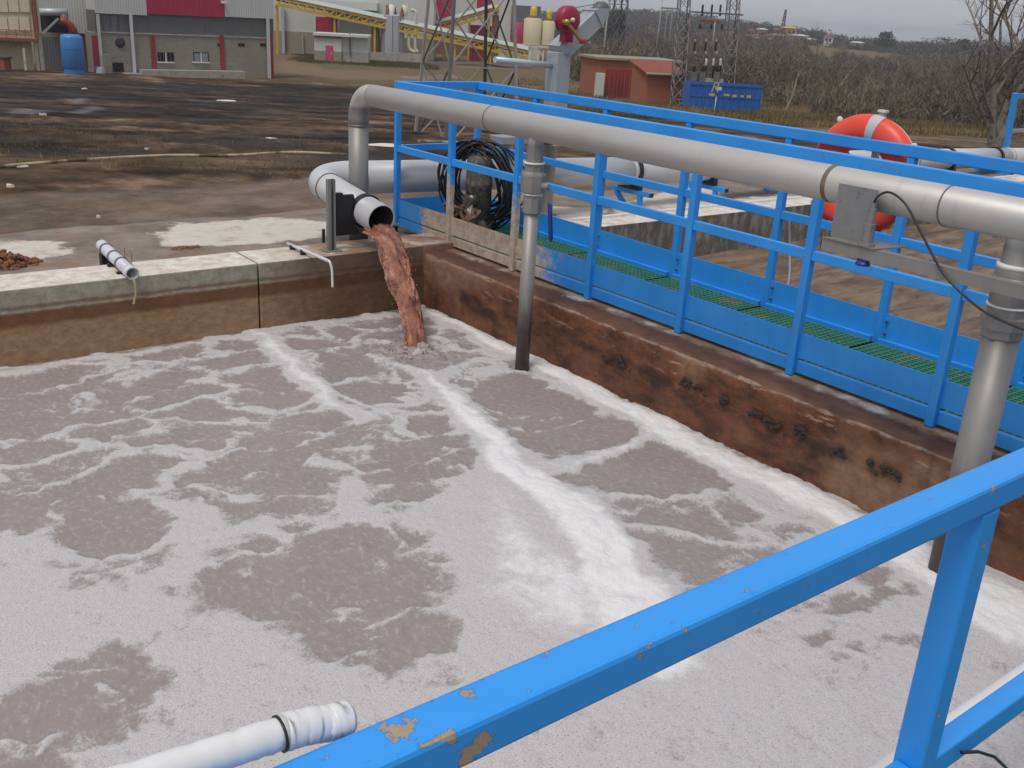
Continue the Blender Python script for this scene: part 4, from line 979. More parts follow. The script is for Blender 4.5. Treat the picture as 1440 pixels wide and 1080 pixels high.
for s_ in (-.05, .05): MB().box((-.05, -.006, -.06), (.1, .006, .06), Matrix.Translation(b+u_*s_+dirv*.02)).build('cheek_plate', 'galvanised', dv)
MB().lathe([(.02, -.03), (.09, -.03), (.075, -.01), (.075, .01), (.09, .03), (.02, .03)], sc_+Vector((.0, 0, 0)), u_, 20).build('sheave', 'lattice_grey', dv)
wn = T(788, 27); wn.y = .8-w-.02
drum = MB().lathe([(0, -.06), (.1, -.06), (.125, -.04), (.125, .04), (.1, .06), (.03, .065), (0, .065)], wn, (0, -1, 0), 24).build('winch_drum', 'winch_red', dv)
MB().lathe([(.0, .065), (.02, .065), (.02, .09), (0, .09)], wn, (0, -1, 0), 10).build('hub', 'frame_white', drum)
MB().box((wn.x-.05, .8-w-.06, wn.z-.2), (wn.x+.05, .8-w+.02, wn.z-.04)).build('winch_bracket', 'winch_red', dv)
cr0, cr1 = T(777, 30), T(797, 57); cr0.y = cr1.y = .8-w-.13
MB().bar(cr0, cr1, .03, .02).build('crank_arm', 'brass', dv)
MB().lathe([(0, -.02), (.028, -.02), (.028, .05), (0, .05)], cr0, (0, 1, 0), 12).build('crank_boss', 'brass', dv)
MB().tube([cr1+Vector((.05, .0, .01)), cr1+Vector((-.05, -.05, 0))], .022, 12).build('crank_handle', 'winch_red', dv)
MB().tube([wn+Vector((.06, .04, .1)), sc_+Vector((0, 0, .075))], .004, 6).build('wire_rope', 'lattice_grey', dv)
MB().lathe([(0, -.03), (.05, -.03), (.055, 0), (.05, .03), (0, .03)], wn+Vector((.13, .08, -.03)), (0, 1, 0), 14).build('ratchet_guard', 'frame_white', dv)
e0, e1 = T(696, 84), T(768, 92)
MB().tube([(e0.x, .8, e0.z), (2.0-w, .8, e1.z)], .03, 14).build('tie_bar', 'duct_teal', dv)
# ================================================================== far right ladder rail with rope
LY = 1.35
fl = empty('ladder_rail', at(1413, 236, 1, LY), 'worn blue tubular rail standing at the right picture edge', 'handrail')
B_, T_ = at(1412, 236, 1, LY), at(1428, 131, 1, LY)
MB().bar(B_-np.array([0, 0, .4]), T_, .075).build('post', 'blue_paint', fl)
MB().bar(T_-np.array([.03, 0, .04]), T_+np.array([1.2, 0, -.04]), .07).build('top_rail', 'blue_paint', fl)
M_ = at(1420, 184, 1, LY); MB().bar(M_, M_+np.array([1.2, 0, 0]), .05).build('mid_rail', 'galvanised', fl)
MB().bar(T_+np.array([1.2, 0, -.04]), B_+np.array([1.2, 0, -.4]), .075).build('post', 'blue_paint', fl)
rc = MB(); c0 = at(1425, 224, 1, LY-.15); pts = []
for k in range(60):
    a = k*.42; pts.append((c0[0]+.16*math.cos(a)+.002*k, c0[1]-.05+.03*math.sin(k*.9), c0[2]-.05+.10*math.sin(a)+.01*math.sin(k*1.3)))
rc.tube(spline(pts, 2), .012, 6); o = rc.build('rope_coil', 'rope_white', None, org=c0); tag(o, 'coiled white rope hung on the blue rail at the right edge', 'rope')
# ================================================================== background frames
class Fr:
    """upright facade frame: local x to the right, y away from the viewer, z up; origin on the ground under a pixel"""
    def __init__(s, px, py, rot=0, dist=None):
        P = ghit(px, py)
        if dist: 
            d = ray(px, py); P = CAM+d*(dist/(d[0]*HX+d[1]*HY)); P[2] = gz(P[0], P[1])
        s.o = P; c, q = math.cos(rad(rot)), math.sin(rad(rot))
        s.r = np.array([HY*c-HX*(-q)*-1*-1 if False else HY*c+HX*q, -HX*c+HY*q, 0]); s.b = np.array([-s.r[1], s.r[0], 0])
        s.M = Matrix(((s.r[0], s.b[0], 0, P[0]), (s.r[1], s.b[1], 0, P[1]), (0, 0, 1, P[2]), (0, 0, 0, 1)))
    def st(s, px, py, dep=0):
        d = ray(px, py); n = s.b; t = ((s.o+n*dep-CAM)@n)/(d@n); Q = CAM+d*t-s.o; return float(Q@s.r), float(Q[2])
    def rc(s, x0, y0, x1, y1, dep=0):
        ym, xm = (y0+y1)/2, (x0+x1)/2
        return s.st(x0, ym, dep)[0], s.st(xm, y1, dep)[1], s.st(x1, ym, dep)[0], s.st(xm, y0, dep)[1]
    def root(s, name, label, cat, group=None):
        o = empty(name, (0, 0, 0), label, cat, group); o.matrix_world = s.M; return o
    def box(s, name, mat, root, px, d0=0, d1=.3, z0=None, z1=None, bevel=None):
        a, b, c, d = s.rc(*px, dep=d0)
        if z0 is not None: b = z0
        if z1 is not None: d = z1
        return s.part(name, mat, root, MB().box((a, d0, b), (c, d1, d)))
    def part(s, name, mat, root, mb):
        me = bpy.data.meshes.new(name); me.from_pydata(mb.v, [], mb.f); me.polygons.foreach_set('use_smooth', mb.sm); me.materials.append(MATS[mat])
        o = bpy.data.objects.new(name, me); COL.objects.link(o); o.parent = root; return o
# ------------------------------------------------------------------ main factory hall (left)
f = Fr(250, 103, 36, dist=92); r = f.root('factory_hall', 'grey and dark red clad factory hall with a block lower wall and two windows', 'building')
f.box('block_wall', 'block_wall', r, (134, 50, 384, 108), 0, 3, z0=-.9)
f.box('sheet_wall', 'dark_sheeting', r, (134, 20, 384, 50), .05, 3)
tp = 11.0
f.box('cladding', 'grey_cladding', r, (134, 0, 206, 20), -.25, 3, z1=tp); f.box('red_panel', 'red_cladding', r, (206, 0, 316, 22), -.25, 3, z1=tp)
f.box('cladding', 'grey_cladding', r, (316, 0, 385, 25), -.25, 3, z1=tp)
f.part('roof', 'roof_pale', r, MB().box((f.st(132, 50)[0], -.3, tp), (f.st(386, 50)[0], 3.2, tp+.2)))
f.box('ledge', 'plinth', r, (140, 48.5, 384, 50.5), -.08, .1)
for x0, x1, mt in ((131, 139, 'red_paint'), (213, 219, 'red_paint'), (310, 316, 'red_paint'), (380.5, 384.5, 'red_paint')):
    f.box('pilaster', mt, r, (x0, 50, x1, 100), -.12, .02, z0=-.3)
for x0, x1 in ((139, 143), (185, 189), (376, 380)):
    f.box('downpipe', 'grey_cladding' if x0 != 185 else 'pvc_light', r, (x0, 20, x1, 104), -.32, -.14, z0=-.1)
for x0, x1 in ((146, 153), (157, 163), (168, 174)): f.box('sheet_strip', 'slate_cladding' if x0 != 157 else 'lattice_grey', r, (x0, 22, x1, 46), -.02, .06)
for k, (x0, x1) in enumerate(((222, 245), (272, 294))):
    w = f.box('window', 'dark_void', r, (x0, 73.5, x1, 88), -.03, .02)
    xm = (x0+x1)/2
    f.box('pane', 'window_dark' if k == 0 else 'window_curtain', w, (x0+1.5, 75, xm-.8, 86.5), -.05, -.032)
    f.box('pane', 'window_dark' if k == 0 else 'window_curtain', w, (xm+.8, 75, x1-1.5, 86.5), -.05, -.032)
    f.box('frame', 'frame_white', w, (xm-.8, 74, xm+.8, 87), -.07, -.032); f.box('sill', 'frame_white', w, (x0-1, 87, x1+1, 88.8), -.14, .0)
    for j in range(4): f.box('bar', 'lattice_grey', w, (x0+3+j*5, 74, x0+3.5+j*5, 87), -.1, -.08)
for x0, x1 in ((335, 344), (366, 374)): f.box('vent', 'window_dark', r, (x0, 61, x1, 65), -.05, .02)
f.box('vent', 'window_dark', r, (306, 61, 309, 65), -.05, .02)
c = f.st(169, 60); f.part('fan', 'dark_void', r, MB().lathe([(0, .1), (.36, .1), (.42, 0)], (c[0], -.02, c[1]), (0, -1, 0), 20))
for k in range(4):
    a = k*math.pi/2+.4; f.part('fan_blade', 'lattice_grey', r, MB().bar((c[0], -.14, c[1]), (c[0]+.3*math.cos(a), -.14, c[1]+.3*math.sin(a)), .12, .02))
f.box('doorway', 'window_dark', r, (159, 88, 174, 101), -.03, .02); f.box('lean_to', 'block_wall', r, (148, 77, 157, 103), -.9, -.02, z0=-.3)
f.box('floodlight', 'frame_white', r, (314, 1, 319, 5), -.9, -.26)
f.box('kerb', 'plinth', r, (200, 99.5, 345, 104), -1.2, -.13, z0=-.3); f.box('kerb', 'plinth', r, (176, 103.5, 200, 105.5), -1.2, -.13, z0=-.3)
# annex of the hall: pale cladding over a dark bay
f2 = Fr(95, 100, 26, dist=90); r2 = f2.root('hall_annex', 'pale clad annex with a dark open bay left of the factory hall', 'building')
f2.box('cladding', 'grey_cladding', r2, (52, -30, 95, 13), .2, 10, z1=11); f2.box('cladding', 'white_cladding', r2, (95, -30, 131, 47), 0, 10, z1=11)
f2.box('dark_bay', 'dark_void', r2, (52, 12, 95, 50), 2.2, 10); f2.box('lower_wall', 'block_wall', r2, (52, 47, 131, 104), 1.6, 10, z0=-.6)
f2.box('bay_door', 'slate_cladding', r2, (62, 52, 90, 102), 1.5, 1.6, z0=-.3); f2.box('side_door', 'red_paint', r2, (121, 60, 126, 98), 1.5, 1.58, z0=-.2)
a, b = f2.st(53, 17, -.6), f2.st(95, 17, -.6)
d_ = f2.part('duct', 'duct_teal', r2, MB().tube([(a[0], -.6, a[1]), (b[0], -.6, b[1])], .3, 16))
q = [f2.st(x, y, -1) for x, y in ((84, 29), (92, 31), (99, 37), (103, 43), (105, 49))]
f2.part('red_duct', 'red_paint', r2, MB().tube([(x, -1, z) for x, z in q], .32, 14))
a, b = f2.st(60, 47, -1.4), f2.st(82, 26, -1.4); f2.part('chute', 'silo_metal', r2, MB().bar((a[0], -1.4, a[1]), (b[0], -1.4, b[1]), .18))
a = f2.st(90, 28, -.4); f2.part('hopper', 'silo_metal', r2, MB().lathe([(.3, .5), (.3, 0), (.12, -.4)], (a[0], -.6, a[1]), n=14))
# blue pressure tank
f = Fr(105, 104, 0); r = f.root('pressure_tank', 'tall blue cylindrical tank standing beside the factory hall', 'tank')
a, b = f.st(105, 103)[1], f.st(105, 47)[1]; w = (f.st(120, 75)[0]-f.st(90.5, 75)[0])/2; h = b-a
f.part('shell', 'tank_blue', r, MB().lathe([(w*.9, .35), (w, .45), (w, h*.9), (w*.93, h*.955), (w*.7, h*.99), (0, h)], (0, 0, 0), n=28))
f.part('skirt', 'tank_blue', r, MB().lathe([(w*.9, -.3), (w*.9, .36)], (0, 0, 0), n=24)); f.part('seam', 'handle_blue', r, MB().lathe([(w*1.012, h*.62), (w*1.012, h*.628)], (0, 0, 0), n=28))
# cream silo house with red catwalk (far left)
f = Fr(20, 100, 30, dist=80); r = f.root('silo_house', 'cream panelled silo house with a rusty red catwalk at the left edge', 'building')
f.box('upper_shell', 'cream_cladding', r, (-60, -60, 43, 54), 0, 4, z1=11)
for i in range(6):
    for j_ in range(3): f.box('panel', 'cream_metal', r, (-50+i*15.5, -24+j_*23+(0 if j_ < 2 else 2), -36+i*15.5, -6+j_*23+(0 if j_ < 2 else 4)), -.1, -.003)
f.box('catwalk', 'rust_steel', r, (-60, 53, 52, 57), -1.2, .6)
for x in range(-56, 50, 13): f.box('railing_post', 'rust_steel', r, (x, 41, x+1, 53), -1.15, -1.08)
f.box('railing', 'rust_steel', r, (-60, 41, 46, 42), -1.15, -1.08); f.box('railing', 'rust_steel', r, (-60, 47, 46, 48), -1.15, -1.08)
f.box('column', 'rust_steel', r, (44, -60, 49, 57), -.3, .6, z1=11); f.box('column', 'cream_metal', r, (49.5, -60, 53, 46), .0, .7, z1=11)
f.box('lower_wall', 'cream_cladding', r, (-60, 57, 46, 100), .5, 4, z0=-1)
for x in (50, 56): f.box('leg', 'pipe_cream', r, (x-1, 57, x+4, 90), .2, .8, z0=-.6)
f.box('brace', 'pipe_cream', r, (33, 68, 36, 93), -1.4, -1.1, z0=-.2)
f = Fr(22, 92, 0); r = f.root('burner_skid', 'small red machine with a yellow motor below the silo house', 'machine')
a = f.st(26, 73); f.part('motor', 'yellow_cap', r, MB().lathe([(0, -.3), (.25, -.3), (.25, .3), (0, .3)], (a[0], 0, a[1]), (1, 0, -.2), 14)); f.box('frame', 'red_paint', r, (17, 79, 30, 95), -.3, .3, z0=-.2); f.box('base', 'dark_void', r, (8, 84, 20, 95), -.3, .3, z0=-.2)
f = Fr(-2, 98, 0); r = f.root('red_bin', 'dark red bin at the far left picture edge', 'bin'); f.box('body', 'rust_steel', r, (-12, 82, 6, 97), -.5, .5, z0=-.2); f.box('rim', 'dark_void', r, (-13, 80.5, 7, 82), -.55, .55)
f = Fr(76, 95, 0); r = f.root('blue_drum', 'small blue drum lying by the dark bay', 'drum'); a = f.st(75, 91); f.part('body', 'tank_blue', r, MB().lathe([(0, -.35), (.28, -.35), (.28, .35), (0, .35)], (a[0], 0, .26), (1, .4, 0), 18)); f.part('hoop', 'handle_blue', r, MB().lathe([(.29, -.05), (.29, .05)], (a[0], 0, .26), (1, .4, 0), 18))
f = Fr(85, 96, 0); r = f.root('red_chute', 'orange red slanted chute beside the blue tank', 'chute'); a, b = f.st(79, 81), f.st(87, 95); f.part('trough', 'rust_steel', r, MB().bar((a[0], 0, a[1]), (b[0], 0, b[1]), .35, .25)); f.part('stand', 'rust_steel', r, MB().bar((a[0]+.2, 0, a[1]), (a[0]+.2, 0, -.1), .1))
f = Fr(139, 103, 0); r = f.root('white_jerrycan', 'white and blue container on the ground by the red pilaster', 'container'); f.box('body', 'pvc_light', r, (135, 95, 143, 102.5), -.3, .3, z0=-.05); f.box('lid', 'tank_blue', r, (133.5, 94, 136, 98), -.31, .31)
# ------------------------------------------------------------------ second hall with conveyor, hut, filter silo
f = Fr(410, 80, 4, dist=150); r = f.root('rear_hall', 'long pale rear hall with a dark red panel behind the conveyor', 'building')
f.box('cladding', 'white_cladding', r, (385, -30, 610, 50), 0, 14, z1=14); f.box('block_wall', 'block_wall', r, (385, 49, 610, 82), -.2, 14, z0=-1)
f.box('red_panel', 'red_cladding', r, (444, 24, 475, 48), -.3, .05); f.box('column', 'silo_metal', r, (396, 8, 400, 79), -.8, -.3)
for x in (425, 442): f.box('pilaster', 'plinth', r, (x, 49, x+2, 80), -.4, -.15)
a = [f.st(x, y, -2) for x, y in ((458, 23), (476, 22), (476, 48))]; f.part('vent_pipe', 'frame_white', r, MB().tube([(x, -2, z) for x, z in a], .14, 10))
f.box('lower_roof', 'roof_pale', r, (455, 2, 530, 13), -3, .5)
f = Fr(480, 88, 5); r = f.root('pump_house', 'small white hut with a flat roof and pink door', 'hut')
f.box('wall', 'white_cladding', r, (442, 52, 480, 72), 0, 4.5); f.box('plinth', 'block_wall', r, (442, 72, 480, 88), -.05, 4.5, z0=-.5)
f.box('side_wall', 'grey_cladding', r, (480, 51, 518, 74), .4, 4.5); f.box('plinth', 'plinth', r, (480, 73, 518, 89), .35, 4.5, z0=-.5)
f.box('roof', 'roof_pale', r, (440, 48, 519, 51.5), -.4, 5); f.box('fascia', 'rust_brown', r, (441, 51.2, 480, 53), -.3, -.02)
d_ = f.box('door', 'pink_door', r, (458, 64, 468, 85), -.12, .0, z0=-.05); f.box('handle', 'frame_white', d_, (466, 74, 467, 76), -.16, -.122)
f.box('downpipe', 'slate_cladding', r, (491, 46, 493, 78), .1, .3)
f = Fr(560, 88, 5); r = f.root('plinth_wall', 'low pale concrete wall under the filter silo', 'wall'); f.box('wall', 'plinth', r, (517, 74, 556, 89), 0, .4, z0=-.5); f.box('wall', 'plinth', r, (556.4, 75, 593, 88), 0.02, .42, z0=-.5)
f = Fr(550, 86, 0); r = f.root('filter_silo', 'pale metal filter silo with rusty pipework on top', 'silo')
w = (f.st(566, 50)[0]-f.st(533, 50)[0])/2; z1 = f.st(550, 22)[1]; z0 = f.st(550, 75)[1]
f.part('shell', 'silo_metal', r, MB().lathe([(w, -.4), (w, z1)], (0, 1.5, 0), n=14, smooth=False)); f.part('roof', 'silo_metal', r, MB().lathe([(w, z1), (0, z1+.3)], (0, 1.5, 0), n=14))
for a in (-.7, 0.1, .8): f.part('rib', 'slate_cladding', r, MB().box((w*math.sin(a)-.04, 1.5-w*math.cos(a)-.04, 0), (w*math.sin(a)+.04, 1.5-w*math.cos(a)+.04, z1)))
random.seed(2)
for k in range(9): 
    x = random.uniform(-w, w); z = z1+random.uniform(.1, .3); f.part('top_fitting', random.choice(['pipe_cream', 'rust_brown', 'frame_white', 'pipe_cream']), r, MB().lathe([(random.uniform(.2, .5), -.2), (random.uniform(.15, .5), random.uniform(.4, 1.3)), (0, random.uniform(.9, 1.5))], (x, 1.2+random.uniform(-.5, .5), z), n=9))
for x0 in (576, 583):
    q = [f.st(x, y) for x, y in ((x0-6, 14), (x0, 16), (x0+1, 24), (x0, 66), (x0+4, 73))] if x0 == 583 else [f.st(x, y) for x, y in ((575, 36), (574, 60), (576, 70), (584, 74))]
    f.part('outlet_pipe', 'pipe_cream', r, MB().tube(spline([(x, .8, z) for x, z in q], 5), .22, 12))
f.part('side_tower', 'rust_brown', r, MB().box((f.st(521, 60)[0], .5, -.3), (f.st(531, 60)[0], 2, f.st(526, 38)[1]))); f.part('side_leg', 'conveyor_yellow', r, MB().box((f.st(525, 60)[0], .2, -.3), (f.st(528, 60)[0], .45, f.st(526, 36)[1])))
# long conveyor
f = Fr(600, 90, 6, dist=146); r = f.root('conveyor', 'long sloping yellow truss conveyor with pale cover in front of the rear halls', 'conveyor')
def truss(f, r, p0, p1, th, wd, mat, hood, n):
    a, b = f.st(*p0), f.st(*p1)
    A, B = Vector((a[0], 0, a[1])), Vector((b[0], 0, b[1])); h = Vector((0, 0, th))
    for y in (0, wd):
        o_ = Vector((0, y, 0)); f.part('chord', mat, r, MB().bar(A+o_, B+o_, .34)); f.part('chord', mat, r, MB().bar(A+o_+h, B+o_+h, .3))
    for k in range(n):
        s0, s1 = A+(B-A)*(k/n), A+(B-A)*((k+1)/n)
        f.part('diagonal', mat, r, MB().bar(s0, s1+h, .22)); f.part('strut', mat, r, MB().bar(s1, s1+h, .14))
    up = h*1.25; M_ = MB(); t = (B-A)
    M_.add([A+up+Vector((0, -.3, 0)), B+up+Vector((0, -.3, 0)), B+up+Vector((0, wd+.3, 0)), A+up+Vector((0, wd+.3, 0)), A+up+Vector((0, .3, .5)), B+up+Vector((0, .3, .5)), B+up+Vector((0, wd-.3, .5)), A+up+Vector((0, wd-.3, .5))], [(0, 1, 5, 4), (4, 5, 6, 7), (7, 6, 2, 3), (3, 2, 1, 0), (0, 4, 7, 3), (1, 2, 6, 5)])
    f.part('cover', hood, r, M_); f.part('belt', 'rust_brown', r, MB().add([A+h*.7+Vector((0, .2, 0)), B+h*.7+Vector((0, .2, 0)), B+h*.7+Vector((0, wd-.2, 0)), A+h*.7+Vector((0, wd-.2, 0)), A+h*.5+Vector((0, .2, 0)), B+h*.5+Vector((0, .2, 0)), B+h*.5+Vector((0, wd-.2, 0)), A+h*.5+Vector((0, wd-.2, 0))], [(0, 1, 2, 3), (7, 6, 5, 4), (0, 4, 5, 1), (2, 6, 7, 3)]))
truss(f, r, (388, 6), (742, 82), .9, 1.6, 'conveyor_yellow', 'conveyor_hood', 30)
for x, y in ((388, 6), (470, 25), (527, 37), (600, 54), (640, 62), (690, 72)):
    a = f.st(x, y); f.part('leg', 'conveyor_yellow', r, MB().box((a[0]-.12, .1, -.5), (a[0]+.12, .35, a[1]))); f.part('leg', 'conveyor_yellow', r, MB().box((a[0]-.12, 1.3, -.5), (a[0]+.12, 1.55, a[1])))
f = Fr(640, 90, 0, dist=160); r = f.root('feed_conveyor', 'shorter covered conveyor rising right towards the pylon', 'conveyor')
truss(f, r, (610, 44), (694, 20), .8, 1.4, 'conveyor_yellow', 'conveyor_hood', 8)
for x, y in ((625, 42), (660, 32), (688, 23)): a = f.st(x, y); f.part('leg', 'conveyor_yellow', r, MB().box((a[0]-.15, .3, -.5), (a[0]+.15, .6, a[1])))
f.part('yellow_motor', 'yellow_cap', r, MB().lathe([(0, 0), (.5, 0), (.5, .9), (.3, 1.3), (0, 1.3)], (f.st(697, 18)[0], .6, f.st(697, 20)[1]), n=12)); a = f.st(697, 21); f.part('drive_tower', 'rust_brown', r, MB().box((a[0]-.5, .2, -.5), (a[0]+.5, 1.4, a[1])))
f.part('drive_cladding', 'red_cladding', r, MB().box((f.st(660, 50)[0], 2, -.4), (f.st(690, 50)[0], 4, f.st(675, 36)[1])))
# big press hall with red and green stripes
f = Fr(650, 88, 3, dist=182); r = f.root('press_hall', 'tall white hall with dark red panels and a green band', 'building')
f.box('cladding', 'white_cladding', r, (560, -30, 612, 19), 0, 14, z1=15); f.box('cladding', 'white_cladding', r, (639, -30, 719, 70), 0, 14, z1=15, z0=-.5)
f.box('red_panel', 'red_cladding', r, (612, -30, 639, 70), -.1, 14, z1=15, z0=-.5); f.box('green_band', 'green_cladding', r, (574, 19, 612, 37), -.05, 14)
f.box('cladding', 'white_cladding', r, (560, 37, 612, 70), .1, 14, z0=-.5); f.box('red_panel', 'red_cladding', r, (671, -30, 691, 16), -.12, -.004, z1=15); f.box('red_door', 'red_cladding', r, (662, 38, 688, 66), -.12, -.004)
f.box('open_bay', 'rust_brown', r, (594, 58, 700, 88), -.3, .05, z0=-.5)
a, b = f.st(520, 0, -9), f.st(545, 12, -9); f.part('gable_sign', 'red_cladding', r, MB().prism([(a[0], f.st(520, 2)[1]), (f.st(545, 2)[0], f.st(545, -14)[1]), (f.st(545, 2)[0], f.st(545, 2)[1]), (f.st(527, 12)[0], f.st(527, 14)[1])], -6, -5.4))
# slate shed, red tank and cream silos
f = Fr(728, 86, 0, dist=176); r = f.root('slate_shed', 'dark slate roofed shed behind the cream silos', 'building'); f.box('roof', 'slate_cladding', r, (719, 8, 760, 34), 6, 12); f.box('wall', 'grey_cladding', r, (719, 34, 760, 86), 6.2, 11.8, z0=-.5)
f = Fr(726, 86, 0, dist=172); r = f.root('red_tank', 'dark red tank left of the cream silos', 'tank'); w = (f.st(735, 45)[0]-f.st(717, 45)[0])/2
f.part('shell', 'red_cladding', r, MB().lathe([(w, f.st(726, 61)[1]), (w, f.st(726, 34)[1]), (w*.7, f.st(726, 32)[1]), (0, f.st(726, 31)[1])], (0, 0, 0), n=20)); f.part('deck', 'pipe_cream', r, MB().box((-w*1.1, -1.5, f.st(726, 64)[1]), (w*1.1, 1.5, f.st(726, 61)[1])))
for x in (-w*.9, w*.9): f.part('leg', 'pipe_cream', r, MB().box((x-.12, -.3, -.4), (x+.12, .3, f.st(726, 64)[1])))
f = Fr(757, 86, 0, dist=168); r = f.root('cream_silos', 'pair of joined cream silos with yellow caps on white legs', 'silo')
for x0, x1, y0 in ((735, 761, 24), (761, 779, 28)):
    c = f.st((x0+x1)/2, 60)[0]; w = (f.st(x1, 50)[0]-f.st(x0, 50)[0])/2; zt, zb2 = f.st((x0+x1)/2, y0+2)[1], f.st((x0+x1)/2, 63)[1]
    s_ = f.part('silo_body', 'cream_cladding', r, MB().lathe([(w*.98, zb2), (w, zt-.1), (w*.6, zt+.15), (0, zt+.25)], (c, 0, 0), n=18))
    f.part('yellow_cap', 'yellow_cap', s_, MB().lathe([(w*.4, zt+.1), (w*.4, zt+1.3), (w*.28, zt+1.8), (0, zt+1.85)], (c, 0, 0), n=12)); f.part('cap_base', 'rust_brown', s_, MB().lathe([(w*.7, zt+.0), (w*.66, zt+.45), (0, zt+.46)], (c, 0, 0), n=12))
zb2 = f.st(757, 64)[1]; f.part('deck', 'pipe_cream', r, MB().box((f.st(733, 60)[0], -1.6, zb2-.3), (f.st(783, 60)[0], 1.6, zb2)))
for x in (737, 745, 757, 764, 779):
    for y in (-1.3, 1.3): f.part('leg', 'frame_white', r, MB().box((f.st(x, 70)[0]-.1, y-.1, -.4), (f.st(x, 70)[0]+.1, y+.1, zb2-.3)))
for x0, x1 in ((733, 740), (751, 745), (757, 763), (779, 770)): f.part('brace', 'frame_white', r, MB().bar((f.st(x0, 70)[0], -1.3, zb2-.3), (f.st(x1, 70)[0], -1.3, f.st(x1, 78)[1]), .14))
for k, (x0, y0, x1, y1, lab) in enumerate(((811, 52, 824, 64, 'white gabled shed among scrub right of the davit'), (795, 60, 803, 70, 'small white box hut just right of the davit mast'))):
    f = Fr((x0+x1)/2, 74, 10, dist=185); r = f.root('white_shed', lab, 'shed'); a, b, c, d = f.rc(x0, y0, x1, y1)
    f.part('wall', 'house_white', r, MB().box((a, 0, -.5), (c, 4, d-.6))); f.part('roof', 'roof_pale', r, MB(Matrix.Identity(4)).prism([(a-.2, d-.6), ((a+c)/2, d+.5), (c+.2, d-.6)], -.2, 4.2))
f = Fr(830, 66, 0, dist=190); r = f.root('parked_van', 'pale blue low vehicle in the scrub behind the davit', 'vehicle'); a, b, c, d = f.rc(819, 63, 843, 68); f.part('body', 'duct_teal', r, MB().box((a, 0, b+.1), (c, 2, d))); f.part('cab', 'pvc_light', r, MB().box((a+.2, .1, d), (a+(c-a)*.5, 1.9, d+.5)))
for x in (a+.5, c-.5): f.part('wheel', 'dark_void', r, MB().lathe([(0, -.1), (.3, -.1), (.3, .1), (0, .1)], (x, -.02, b+.15), (0, 1, 0), 12))
# ------------------------------------------------------------------ lattice pylon in the yard
def lattice(f, r, x0, y0, z0, x1, y1, z1, w0, w1, mats, n=6, t=.05, bt=.03):
    """four legged tapered lattice between base centre and top centre"""
    c = lambda k, s: (Vector((x0, y0, z0))*(1-s)+Vector((x1, y1, z1))*s)+Vector((((-1, 1, 1, -1)[k])*(w0*(1-s)+w1*s)/2, ((-1, -1, 1, 1)[k])*(w0*(1-s)+w1*s)/2, 0))
    for k in range(4): f.part('leg', mats[k % len(mats)], r, MB().bar(c(k, 0), c(k, 1), t))
    s = [1-(1-i/n)**1.15 for i in range(n+1)]
    for k in range(4):
        br = MB(); k2 = (k+1) % 4
        for i in range(n):
            br.bar(c(k, s[i]), c(k2, s[i+1]), bt); br.bar(c(k2, s[i]), c(k, s[i+1]), bt)
            if i % 2: br.bar(c(k, s[i]), c(k2, s[i]), bt)
        f.part('bracing', mats[(k+1) % len(mats)], r, br)
f = Fr(655, 190, 28); r = f.root('lattice_pylon', 'nearest lattice pylon standing in the muddy yard behind the walkway', 'pylon')
lattice(f, r, 0, 0, -.2, 0, 0, 9.0, 1.8, .7, ['lattice_grey', 'lattice_pale', 'lattice_dark', 'lattice_pale'], 6, .06, .03)
# distant poles and pylons
for px, py, d_, h, w0, lab in ((862, 90, 150, 17, 2.6, 'tall lattice pylon behind the brick substation hut'),):
    f = Fr(px, py, 20, dist=d_); r = f.root('far_pylon', lab, 'pylon'); lattice(f, r, 0, 0, -.3, 0, 0, h, w0, 1.6, ['lattice_dark', 'lattice_grey'], 6, .16, .08)
f = Fr(934, 92, 0, dist=150); r = f.root('twin_pole', 'double utility pole with crossarm above the brick hut', 'utility pole')
for x in (-.35, .35): f.part('pole', 'lattice_grey', r, MB().tube([(x, 0, -.3), (x, 0, f.st(930, 10)[1])], .12, 8))
zt = f.st(930, 11)[1]; f.part('crossarm', 'lattice_grey', r, MB().box((-1.3, -.1, zt-.1), (1.3, .1, zt+.08))); f.part('crossarm', 'lattice_grey', r, MB().box((-1.0, -.1, zt-1.6), (1.0, .1, zt-1.45)))
for x in (-1.2, 0, 1.2): f.part('insulator', 'insulator_white', r, MB().lathe([(0, .4), (.1, .35), (.1, 0)], (x, 0, zt+.08), n=8))
for px, d_, y1, lab in ((846, 130, -6, 'thin pale pole left of the far pylon'), (920, 170, -10, 'thin pole beside the double utility pole')):
    f = Fr(px, 90, 0, dist=d_); r = f.root('thin_pole', lab, 'pole'); zt = f.st(px+6, y1)[1]; f.part('pole', 'lattice_pale', r, MB().tube([(0, 0, -.3), (.3, 0, zt)], [.14, .07], 8)); f.part('bracket', 'lattice_grey', r, MB().box((-.3, -.05, zt-1), (.5, .05, zt-.9)))
# ------------------------------------------------------------------ brick huts
f = Fr(862, 131, 14, dist=98); r = f.root('brick_store', 'long orange brick hut with vertical dark red gate posts', 'hut')
a, b, c, d = f.rc(842, 86, 955, 130)
f.part('wall', 'orange_brick', r, MB().box((a, 0, -.5), (c, 6, d))); f.part('roof', 'fascia', r, MB().box((a-.3, -.3, d), (c+.3, 6.3, d+.2)))
f.box('recess', 'red_paint', r, (852, 98, 900, 132), -.04, .0, z0=-.2)
for x in (856, 863, 868, 873, 878, 885): f.box('gate_post', 'rust_steel', r, (x, 103, x+1, 132), -.3, -.2, z0=-.2)
f.box('cabinet', 'roof_pale', r, (840, 103, 850, 129), -.8, -.05, z0=-.1); f.box('lower_course', 'red_paint', r, (900, 100, 955, 130), -.03, .0, z0=-.2)
f = Fr(925, 149, 12); r = f.root('brick_kiosk', 'small orange brick kiosk with sloped tiled roof', 'hut')
a, b, c, d = f.rc(909, 104, 957, 150)
